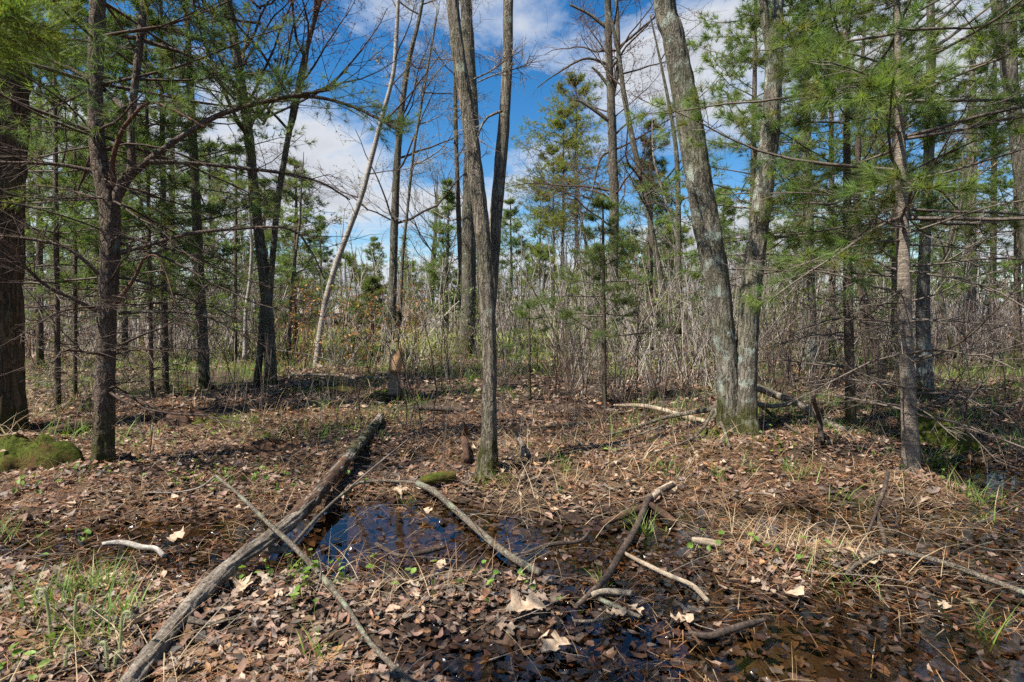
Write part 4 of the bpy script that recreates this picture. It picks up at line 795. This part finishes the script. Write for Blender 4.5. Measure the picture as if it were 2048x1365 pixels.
# ------------------------------------------------------------------ fallen wood
def stick(label, path, mat, seed, name='fallen_branch', cat='branch', lift=0.0, k=14, rough=.05, freq=30, zs=.2, ends=None, subs=(), sink=.25, group='fallen branches', lump=.18, twigs=0, straight=False):
    """a piece of wood lying along ground points [(px, py, width px, extra height)...]"""
    rng = np.random.default_rng(seed); pts, rad = [], []
    z0_, z1_ = GW(*path[0][:2])[2], GW(*path[-1][:2])[2]
    for i, q in enumerate(path):
        g = GW(q[0], q[1]); h = q[3] if len(q) > 3 else lift; r_ = q[2] / 2 / FPX * g[1] * .82
        z = g[2] + (h if h > .02 else .032 + r_ * (1 - 2 * sink))
        if straight: z = z0_ + (z1_ - z0_) * i / (len(path) - 1) + .03 + r_ * (1 - 2 * sink)
        pts.append(at_height(q[0], q[1], z)); rad.append(r_)
    pts = np.array(pts); base = pts[0].copy(); mb = MB(); stem(mb, pts, rad, k, .02, rough, freq, zs, 0, seed, lump=lump)
    if not subs and not twigs: return tag(mb.build(name, MAT[mat], None, base), label, cat, group)
    root = thing(name, label, cat, base, group); mb.build('wood', MAT[mat], root, base)
    for nm, sp, sm in subs:
        p2, r2 = [], []
        for q in sp:
            g = GW(q[0], q[1]); h = q[3] if len(q) > 3 else 0; r_ = q[2] / 2 / FPX * g[1] * .82
            z = g[2] + (h if h > .02 else .032 + r_ * .6)
            if straight and nm == 'bark_sleeve': z = np.interp(-q[1], [-p_[1] for p_ in path], [p_[2] for p_ in pts])
            p2.append(at_height(q[0], q[1], z)); r2.append(r_)
        m2 = MB(); stem(m2, p2, r2, 16, .02, rough, freq, zs, 0, seed + 1, lump=lump); m2.build(nm, MAT[sm], root, base)
    if twigs:
        T = MB(); Lp = resample(pts, 12)[None]; p, d, t_ = sprout(Lp, twigs, .1, .95, .9, rng); d[:, 2] = np.abs(d[:, 2]); Q = grow(p, d, rng.uniform(.1, .35, len(t_)), 5, .12, 0, rng); tubes(T, Q, taper(np.full(len(t_), .003), 5, .5), 4); tag(T.build('twigs', MAT[mat], root, base), kind='stuff')
    return root
stick('long grey fallen log running diagonally from the lower left to mid ground', [(256, 1372, 48), (318, 1290, 46), (395, 1200, 40), (465, 1130, 35), (535, 1078, 33), (595, 1032, 31), (645, 977, 27), (688, 927, 24), (725, 882, 21), (762, 834, 17)], 'wood_grey', 401, 'fallen_log', 'log', straight=True, k=40, rough=.24, freq=70, zs=.08, sink=.3, group=None, lump=.2,
      subs=[('bark_sleeve', [(590, 1036, 33), (620, 1005, 35), (660, 961, 30), (690, 925, 27)], 'wood_rot'), ('bark_sleeve', [(700, 912, 26), (730, 876, 24), (752, 848, 20)], 'bark_lichen_base'), ('side_stub', [(378, 1240, 16), (420, 1248, 9), (460, 1238, 7), (485, 1228, 5)], 'bark_stick'), ('side_stub', [(530, 1098, 22), (560, 1100, 18), (585, 1092, 13)], 'wood_grey')])
stick('long lichen-spotted branch crossing over the grey log to the bottom edge', [(432, 952, 5, .22), (480, 992, 7, .22), (540, 1050, 9, .20), (582, 1088, 12, .16), (640, 1150, 13, .06), (690, 1210, 13), (740, 1285, 13), (822, 1368, 15)], 'bark_stick', 402, twigs=6, subs=[('fork', [(586, 1090, 9, .14), (640, 1030, 8, .08), (690, 985, 7), (722, 966, 7), (780, 962, 7), (838, 966, 8)], 'bark_stick'), ('fork', [(430, 953, 5, .22), (400, 975, 4, .2), (350, 985, 3, .15), (285, 985, 2.5, .1)], 'bark_twig')])
stick('thick greyish stick lying from the mossy log down into the wet leaves', [(834, 966, 14, .06), (870, 985, 14, .06), (910, 1020, 15, .04), (950, 1055, 16), (1000, 1098, 17), (1045, 1128, 18), (1082, 1146, 18)], 'bark_stick', 403, twigs=8)
stick('dark branch with pale broken tip, standing out right of centre', [(1346, 970, 15, .05), (1300, 995, 17, .03), (1284, 1030, 17), (1265, 1070, 17), (1240, 1110, 17), (1215, 1152, 17), (1180, 1188, 16), (1150, 1215, 12)], 'wood_dark', 404, subs=[('broken_tip', [(1348, 968, 16, .05), (1320, 982, 16, .04), (1302, 994, 17, .03)], 'wood_pale'), ('fork', [(1180, 1190, 13), (1215, 1183, 15, .03), (1264, 1187, 14, .04)], 'wood_pale')])
stick('pale barkless stick pointing to the lower right from the dark branch', [(1244, 1104, 8), (1290, 1128, 10), (1340, 1152, 12), (1385, 1172, 13), (1416, 1203, 12)], 'wood_pale', 405)
stick('forked twig below the pale broken fork', [(1198, 1198, 10), (1235, 1215, 11), (1280, 1234, 9)], 'bark_stick', 406, subs=[('fork', [(1145, 1242, 7), (1180, 1243, 8), (1215, 1236, 8), (1240, 1218, 7)], 'bark_stick')])
stick('reddish rotten slab left of the dark branch', [(1208, 1046, 14), (1250, 1030, 18), (1292, 1012, 15)], 'wood_rot', 407)
stick('reddish rotten slab right of the dark branch', [(1302, 1010, 14), (1330, 1030, 17), (1352, 1044, 10)], 'wood_rot', 408)
stick('short tan chunk of wood among straw right of centre', [(1384, 1080, 14), (1415, 1084, 18), (1442, 1090, 14)], 'wood_pale', 409)
stick('black curved stick in the shallow pool at lower right', [(1376, 1266, 10), (1420, 1272, 15), (1465, 1258, 17), (1505, 1246, 15), (1530, 1240, 8)], 'wood_dark', 410)
stick('thin dark bent stick propped up left of the smooth young pine', [(1776, 946, 7, .25), (1768, 980, 9, .2), (1752, 1026, 10, .1), (1762, 1055, 11, .04), (1770, 1088, 10)], 'wood_dark', 411, subs=[('fork', [(1752, 1026, 7, .1), (1738, 1060, 6, .06), (1715, 1110, 5), (1692, 1145, 4)], 'wood_dark')])
stick('grey arched branch reaching the right edge of the picture', [(1692, 1148, 7), (1720, 1125, 9, .04), (1775, 1103, 11, .08), (1830, 1110, 12, .06), (1900, 1130, 13, .04), (1975, 1158, 14), (2060, 1190, 15)], 'bark_stick', 412, twigs=6)
stick('bleached barkless pole lying left of the twin oak', [(1228, 811, 6), (1280, 812, 10), (1325, 820, 11), (1365, 832, 12), (1412, 845, 12)], 'wood_pale', 413, 'fallen_pole', 'log', group=None)
stick('curved dead limb leaning on the twin oak and trailing left', [(1468, 722, 13, .78), (1456, 765, 12, .52), (1440, 800, 11, .32), (1424, 818, 11, .22), (1380, 826, 10, .15), (1330, 836, 9, .1), (1270, 856, 7, .05), (1195, 876, 4)], 'bark_stick', 414, twigs=8, subs=[('fork', [(1428, 818, 7, .22), (1404, 860, 6, .1), (1370, 884, 5), (1300, 908, 3)], 'bark_stick'), ('fork', [(1430, 818, 6, .22), (1448, 860, 7, .08), (1460, 895, 5)], 'bark_stick')])
stick('grey fallen limb propped behind the twin oak, sloping right', [(1508, 774, 12, .42), (1550, 790, 13, .32), (1600, 810, 14, .2), (1640, 838, 16, .08), (1690, 862, 17)], 'wood_grey', 415, twigs=8, subs=[('fork', [(1514, 808, 9, .25), (1545, 813, 9, .22), (1580, 808, 8, .25)], 'wood_grey'), ('fork', [(1514, 806, 7, .25), (1550, 835, 8, .12), (1590, 862, 6, .04), (1625, 885, 5)], 'wood_dark')])
stick('dark rotten stub standing right of the twin oak', [(1642, 882, 13), (1641, 862, 10, .14), (1637, 832, 8, .30), (1628, 798, 5, .50), (1633, 762, 3, .72)], 'wood_dark', 416, 'dead_stub', 'stump', group=None, twigs=5)
stick('long pale pole lying flat across the far bank near the birch', [(575, 753, 7), (640, 751, 7), (710, 754, 7), (782, 757, 6)], 'wood_grey', 417)
stick('dark low log behind the crooked shrub', [(800, 820, 9), (850, 816, 12), (930, 822, 11)], 'wood_dark', 418, 'fallen_log', 'log')
stick('white-topped short stick in the left wet patch', [(205, 1088, 8), (245, 1085, 12), (285, 1095, 13), (312, 1098, 12), (328, 1112, 12)], 'bark_birch', 419)
stick('reddish rotten stub standing left of the centre tree', [(934, 922, 17), (932, 900, 15, .10), (929, 875, 14, .2), (931, 858, 8, .29), (926, 842, 3, .36)], 'wood_rot', 420, 'dead_stub', 'stump', group=None)
stick('thin bent snag right of the centre tree foot', [(1044, 918, 8), (1046, 895, 10, .1), (1034, 868, 8, .22), (1020, 848, 6, .32)], 'wood_grey', 421, 'dead_stub', 'stump', group=None)
stick('moss-topped log beside the foot of the centre tree', [(842, 962, 20), (870, 956, 26), (912, 950, 20)], 'moss', 422, 'mossy_log', 'log', group=None, rough=.12)
stick('rotten log behind the scaly forked pine on the left', [(100, 868, 26), (145, 856, 30), (190, 846, 22)], 'wood_rot', 423, 'rotten_log', 'log', group=None, rough=.15)
stick('half-sunk twig on the near shore of the puddle', [(752, 1088, 9), (800, 1112, 9), (850, 1104, 12), (890, 1094, 10)], 'wood_dark', 424)
stick('brown stick floating right of the puddle', [(1050, 1108, 8), (1100, 1090, 11), (1160, 1082, 9), (1180, 1062, 6)], 'wood_dark', 425)
stick('thin straight stick from the log end over the puddle', [(700, 975, 4, .08), (760, 925, 4, .12), (815, 880, 3, .15)], 'bark_twig', 426)
stick('grey branch lying in brush left of the twin oak foot', [(1080, 855, 5), (1150, 848, 6), (1240, 838, 5)], 'bark_stick', 427, twigs=6)
stick('weathered pole in the shade behind the scaly forked pine', [(170, 800, 8), (240, 797, 10), (310, 792, 9)], 'wood_grey', 428)
stick('wet branch lying in the lower pool near the bottom edge', [(1400, 1290, 6), (1360, 1225, 12), (1375, 1195, 14)], 'wood_rot', 429)
stick('slender bare branch slanting over the leaves right of the centre tree', [(1140, 905, 4, .05), (1250, 880, 5, .06), (1330, 850, 5, .06)], 'bark_stick', 430, twigs=4)
def snag():
    g = G(790, 784); root = thing('broken_snag', 'broken snag with pale splintered top on a moss cushion', 'stump', g); Y = g[1]
    pts, rad = px_path([(790, 790, 24), (789, 755, 21), (792, 725, 20), (796, 708, 18)], Y); mb = MB(); stem(mb, pts, rad, 20, .03, .12, 18, .2, .2, 441); mb.build('trunk', MAT['wood_grey'], root, g)
    for i, (dx, top, w_) in enumerate(((-5, 700, 17), (4, 686, 18), (-1, 706, 20))):
        p, r_ = px_path([(790 + dx * .5, 742, 24), (793 + dx, 716, w_), (795 + dx * 1.3, top, 3)], Y - .10 - .03 * i); mb = MB(); stem(mb, p, r_, 8, .03, .12, 20, .1, 0, 450 + i); mb.build('splinter', MAT['wood_break'], root, g)
snag()
def cushion(label, px, py, rx, ry, h, seed, mat='moss', name='moss_cushion', cat='moss'):
    rng = np.random.default_rng(seed); g = G(px, py); n, k = 22, 44; rr = np.linspace(0, 1, n)[:, None]; th = np.linspace(0, 2 * np.pi, k, endpoint=False)[None]; mb = MB()
    wob = 1 + .3 * np.sin(th * 2 + seed) + .15 * np.sin(th * 9 + seed) + .12 * np.sin(th * 5 + 2 * seed); x = g[0] + rx * rr * np.cos(th) * wob; y = g[1] + ry * rr * np.sin(th) * wob
    z = terrain(x, y) - .02 + (h + .02) * np.sqrt(np.clip(1 - rr ** 2.2, 0, 1)) * (.35 + 1.3 * fbm(x * 7, y * 7, s=seed, o=4)); i = np.arange(n - 1)[:, None]; j = np.arange(k)[None]; j2 = (j + 1) % k
    V = np.stack([x, y, z + 0 * x], -1).reshape(-1, 3); F = np.stack([i * k + j, (i + 1) * k + j, (i + 1) * k + j2, i * k + j2], -1).reshape(-1, 4); root = thing(name, label, cat, g); mb.add(V, F); mb.build('mound', MAT[mat], root, g)
    N = 520; q = rng.integers(0, len(V), N); p = V[q] + rng.normal(0, .012, (N, 3)) * [1, 1, .2]; nd = MB(); gm = np.array([(.06, .08, .014), (.10, .11, .02), (.14, .13, .03), (.10, .07, .03), (.12, .07, .04)])
    lv = MB(); m_ = 26; qq = rng.integers(0, len(V), m_); leaves(lv, V[qq] + [0, 0, .012], rng.uniform(.035, .07, m_), rng, DRY[rng.integers(0, len(DRY), m_)], 4, tilt=.5); tag(lv.build('strewn_leaves', MAT['dry_leaf'], root, g), kind='stuff')
    if mat != 'moss': gm = np.array([(.20, .09, .04), (.14, .06, .03), (.28, .15, .08)])
    needles(nd, p, np.tile([0, 0, 1.0], (N, 1)), 4, .022, .004, rng, cols=gm, spread=(0, 50), back=.005); tag(nd.build('fuzz', MAT['grass_blade'], root, g), kind='stuff')
cushion('bright moss cushion under the broken snag', 785, 796, .30, .2, .10, 1)
cushion('mossy hummock at the left edge below the thick trunk', 40, 908, .42, .26, .24, 2)
cushion('mossy rotten stump right behind the smooth young pine', 1878, 905, .19, .28, .22, 3)
cushion('small moss patch at the foot of the centre tree', 985, 945, .2, .12, .04, 4)
cushion('moss patch at the foot of the twin oak', 1420, 868, .3, .2, .06, 5)
cushion('reddish crumbled stump on the shaded left bank', 372, 832, .26, .2, .18, 6, 'wood_rot', 'rotten_stump', 'stump')
cushion('mossy lump right of the reddish crumbled stump', 425, 850, .3, .18, .09, 7)
cushion('mossy old log hump on the far bank below the birch', 640, 790, .5, .25, .12, 8)
cushion('small grassy moss hump at the far left under the hummock', 35, 935, .16, .1, .05, 9)
cushion('brown needle-covered hump right of the scaly forked pine', 540, 905, .25, .16, .10, 10, 'wood_rot', 'needle_hump', 'mound')

# ------------------------------------------------------------------ grass and small plants
GR = np.array([(.16, .27, .04), (.13, .23, .04), (.20, .30, .055), (.15, .21, .05)]); STRAW = np.array([(.42, .31, .17), (.36, .24, .14), (.48, .38, .24), (.32, .18, .10)])
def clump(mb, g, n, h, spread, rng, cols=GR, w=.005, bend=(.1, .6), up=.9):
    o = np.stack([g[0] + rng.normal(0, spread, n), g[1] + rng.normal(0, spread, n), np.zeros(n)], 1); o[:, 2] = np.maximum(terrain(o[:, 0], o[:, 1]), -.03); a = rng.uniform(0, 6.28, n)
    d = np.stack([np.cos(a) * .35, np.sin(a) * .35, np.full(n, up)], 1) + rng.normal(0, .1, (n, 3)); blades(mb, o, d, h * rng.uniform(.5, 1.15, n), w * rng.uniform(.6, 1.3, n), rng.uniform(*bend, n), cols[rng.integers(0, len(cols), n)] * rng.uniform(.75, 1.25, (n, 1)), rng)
TUF = [(110, 1215, 50, .22, .08, 'grass tuft at left edge of the fiddlehead patch'), (250, 1230, 34, .18, .06, 'green tuft between the fiddleheads and the grey log'), (1700, 1010, 34, .2, .06, 'grass tuft in the straw left of the smooth young pine'), (1335, 945, 26, .18, .06, 'grass tuft on the bank above the pale broken tip'), (1120, 935, 30, .2, .08, 'grass tuft among litter right of the bent snag'), (700, 860, 36, .26, .1, 'grass clump at the far end of the grey log'), (165, 1185, 60, .20, .07, 'bright green grass tuft at left, above the fern fiddleheads'), (215, 1180, 45, .17, .06, 'green grass tuft beside the white-topped stick'), (165, 1290, 50, .26, .08, 'shaded grass tuft among the fern fiddleheads'), (1290, 1085, 40, .22, .035, 'grass tuft growing against the dark branch'), (1255, 1060, 14, .14, .03, 'thin grass shoots left of the dark branch tuft'), (1585, 955, 45, .22, .07, 'grass tuft on the sunlit leaf mound below the twin oak'),
       (1500, 940, 22, .17, .05, 'small grass tuft left of the mound tuft'), (1960, 1010, 50, .26, .08, 'grass tuft on the stream bank at right'), (1880, 940, 50, .30, .09, 'tall grass at the foot of the mossy stump'), (1660, 1165, 50, .16, .07, 'grass tuft hanging over the lower right pool'), (1435, 960, 18, .2, .03, 'slim grass shoot left of the leaf mound'), (1205, 1195, 16, .14, .02, 'grass blades sprouting by the broken fork'),
       (815, 1055, 14, .18, .035, 'few grass blades rising from the puddle'), (645, 880, 30, .25, .08, 'grass beside the log near the far wet patch'), (1980, 1360, 20, .24, .06, 'grass blades at the bottom right corner'), (1970, 1085, 22, .16, .04, 'grass tuft in the stream below the bank'), (2030, 930, 40, .24, .1, 'grass tuft at the right edge by the stream'), (10, 1080, 30, .18, .06, 'grass tuft at the far left edge'), (590, 1150, 22, .14, .05, 'grass shoots where branch and log cross'), (970, 965, 30, .14, .06, 'short grass in front of the centre tree'), (640, 1320, 16, .16, .04, 'single grass shoots in the bottom leaves')]
for i, (px, py, n, h, sp, lab) in enumerate(TUF):
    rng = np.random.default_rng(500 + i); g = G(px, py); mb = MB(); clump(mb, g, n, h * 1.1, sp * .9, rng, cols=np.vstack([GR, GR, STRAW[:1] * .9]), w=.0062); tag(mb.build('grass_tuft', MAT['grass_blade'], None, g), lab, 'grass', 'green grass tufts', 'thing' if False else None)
def ground_cover():
    rng = np.random.default_rng(551); mb = MB(); st_ = MB(); pl = MB()
    for _ in range(560):                                     # marsh grass of the middle distance
        x, y = scatter(1, 5.5, 13, rng); x, y = float(x[0]), float(y[0])
        if fbm(np.array([x * .5]), np.array([y * .5]), s=88, o=2)[0] < .47: continue
        clump(mb, (x, y), 26, rng.uniform(.15, .34), rng.uniform(.06, .2), rng, w=.007)
    for _ in range(620):
        x, y = scatter(1, 11, 24, rng); clump(mb, (float(x[0]), float(y[0])), 26, rng.uniform(.2, .5), rng.uniform(.15, .45), rng, cols=np.vstack([GR, GR * .8, STRAW * .8]), w=.014)
    for _ in range(260):                                    # the open sunny marsh strip
        y = rng.uniform(15, 36); clump(mb, (rng.uniform(-.5, .2) * y, y), 26, rng.uniform(.35, .8), rng.uniform(.3, .7), rng, cols=np.array([(.30, .32, .08), (.26, .30, .07), (.40, .34, .16), (.20, .26, .06)]), w=.03, bend=(.05, .4))
    for _ in range(46):
        x, y = scatter(1, 2.0, 5.5, rng)
        if terrain(x, y)[0] < .03: continue
        clump(mb, (float(x[0]), float(y[0])), int(rng.integers(3, 12)), rng.uniform(.07, .17), .03, rng, w=.0045)
    tag(mb.build('marsh_grass', MAT['grass_blade']), 'fresh green marsh grass scattered over the wet ground', 'grass', kind='stuff')
    # straw: last year's sedge, flat and arching
    for px, py, n in ((1500, 1085, 70), (1560, 1100, 80), (1640, 1110, 90), (1720, 1120, 60), (1800, 1060, 80), (1840, 1010, 70), (1450, 1050, 50), (1010, 985, 70), (1060, 1000, 60), (1240, 940, 60), (1330, 930, 70), (1400, 900, 60), (560, 990, 40), (650, 1170, 40), (760, 1200, 40), (330, 1000, 40), (1130, 990, 60), (930, 1180, 40), (1700, 940, 50), (1300, 880, 60), (200, 1330, 50), (1000, 900, 50), (1200, 900, 60)):
        clump(st_, G(px, py), n, rng.uniform(.22, .42), .18, rng, cols=STRAW, w=.0042, bend=(.3, 1.1), up=.45)
    for _ in range(110):
        x, y = scatter(1, 1.6, 4.8, rng); clump(st_, (float(x[0]), float(y[0])), 9, rng.uniform(.18, .36), .14, rng, cols=STRAW, w=.003, bend=(.2, 1.2), up=.3)
    for _ in range(420):
        x, y = scatter(1, 4.5, 18, rng); clump(st_, (float(x[0]), float(y[0])), 24, rng.uniform(.25, .55), .2, rng, cols=STRAW * .85, w=.006, bend=(.2, 1.0), up=.6)
    tag(st_.build('dry_sedge', MAT['bud']), "last year's dry straw-coloured sedge lying over the leaves", 'dry grass', kind='stuff')
    # single-leaved woodland plants
    n = 260; xs_, ys_ = [], []
    for px, py, m, sp in ((430, 960, 34, .35), (500, 965, 30, .3), (600, 1165, 26, .25), (640, 1180, 14, .2), (960, 1170, 18, .25), (110, 960, 20, .3), (300, 900, 26, .5), (420, 870, 26, .4), (1530, 1110, 16, .3), (1440, 890, 24, .4), (1650, 900, 20, .5), (130, 1130, 8, .15), (1900, 1010, 14, .25), (60, 1340, 10, .15), (700, 880, 20, .4), (1250, 900, 20, .5)):
        g = G(px, py); xs_.append(rng.normal(g[0], sp, m)); ys_.append(rng.normal(g[1], sp * .6, m))
    x = np.concatenate(xs_); y = np.concatenate(ys_); z = np.maximum(terrain(x, y), 0); n = len(x); hh = rng.uniform(.03, .11, n); o = np.stack([x, y, z], 1); d = np.stack([rng.normal(0, .2, n), rng.normal(0, .2, n), np.ones(n)], 1); Q = grow(o, d, hh, 3, .05, 0, rng); tubes(pl, Q, np.full((n, 3), .0016), 3, np.tile([.12, .2, .04], (n, 1)))
    leaves(pl, Q[:, -1], rng.uniform(.024, .048, n), rng, GR[rng.integers(0, 4, n)] * rng.uniform(.8, 1.2, (n, 1)), 6, np.zeros(n), rng.normal(.8, .2, n), .7)
    tag(pl.build('woodland_seedlings', MAT['grass_blade']), 'small single-leaved green plants coming up through the litter', 'seedlings', kind='stuff')
ground_cover()
def fiddlehead(label, px, py, h, seed, lean):
    rng = np.random.default_rng(seed); g = G(px, py); t = np.linspace(0, 1, 26); cur = np.clip((t - .62) / .38, 0, 1); a = cur ** 1.2 * 6.4
    st_ = h * 1.5 / 25 * (1 - .55 * cur); ang = math.pi / 2 - lean * t * .6 - a * np.sign(lean); x = np.concatenate([[0], np.cumsum(np.cos(ang[:-1]) * st_[:-1])]); z = np.concatenate([[0], np.cumsum(np.sin(ang[:-1]) * st_[:-1])])
    pts = np.stack([g[0] + x, np.full(26, g[1]) + .01 * t, g[2] - .01 + z], 1); mb = MB(); stem(mb, pts, .0065 * (1 - .35 * t), 8, .006, .03, 40, .3, 0, seed)
    mb.c = [np.tile([.34, .36, .18], (mb.n, 1))]; root = thing('fern_fiddlehead', label, 'fern', g, 'fern fiddleheads'); mb.build('stalk', MAT['grass_blade'], root, g)
    fz = MB(); q = rng.integers(2, 26, 420); needles(fz, pts[q], rng.normal(size=(420, 3)), 2, .013, .0012, rng, cols=np.array([(.60, .58, .46), (.50, .46, .34)]), spread=(0, 90), back=.004); tag(fz.build('wool', MAT['bud'], root, g), kind='stuff')
for i, (px, py, h, ln, lab) in enumerate([(102, 1290, .22, -.5, 'tallest woolly fern fiddlehead at left'), (148, 1275, .17, .4, 'fiddlehead with a bent tip right of the tallest'), (240, 1330, .20, .3, 'straight fiddlehead nearest the grey log'), (215, 1340, .11, -.4, 'short woolly fiddlehead left of the straight one'), (130, 1345, .10, .5, 'low fiddlehead at the bottom left'), (228, 1345, .08, .4, 'smallest fiddlehead at the foot of the straight one')]): fiddlehead(lab, px, py, h, 600 + i, ln)
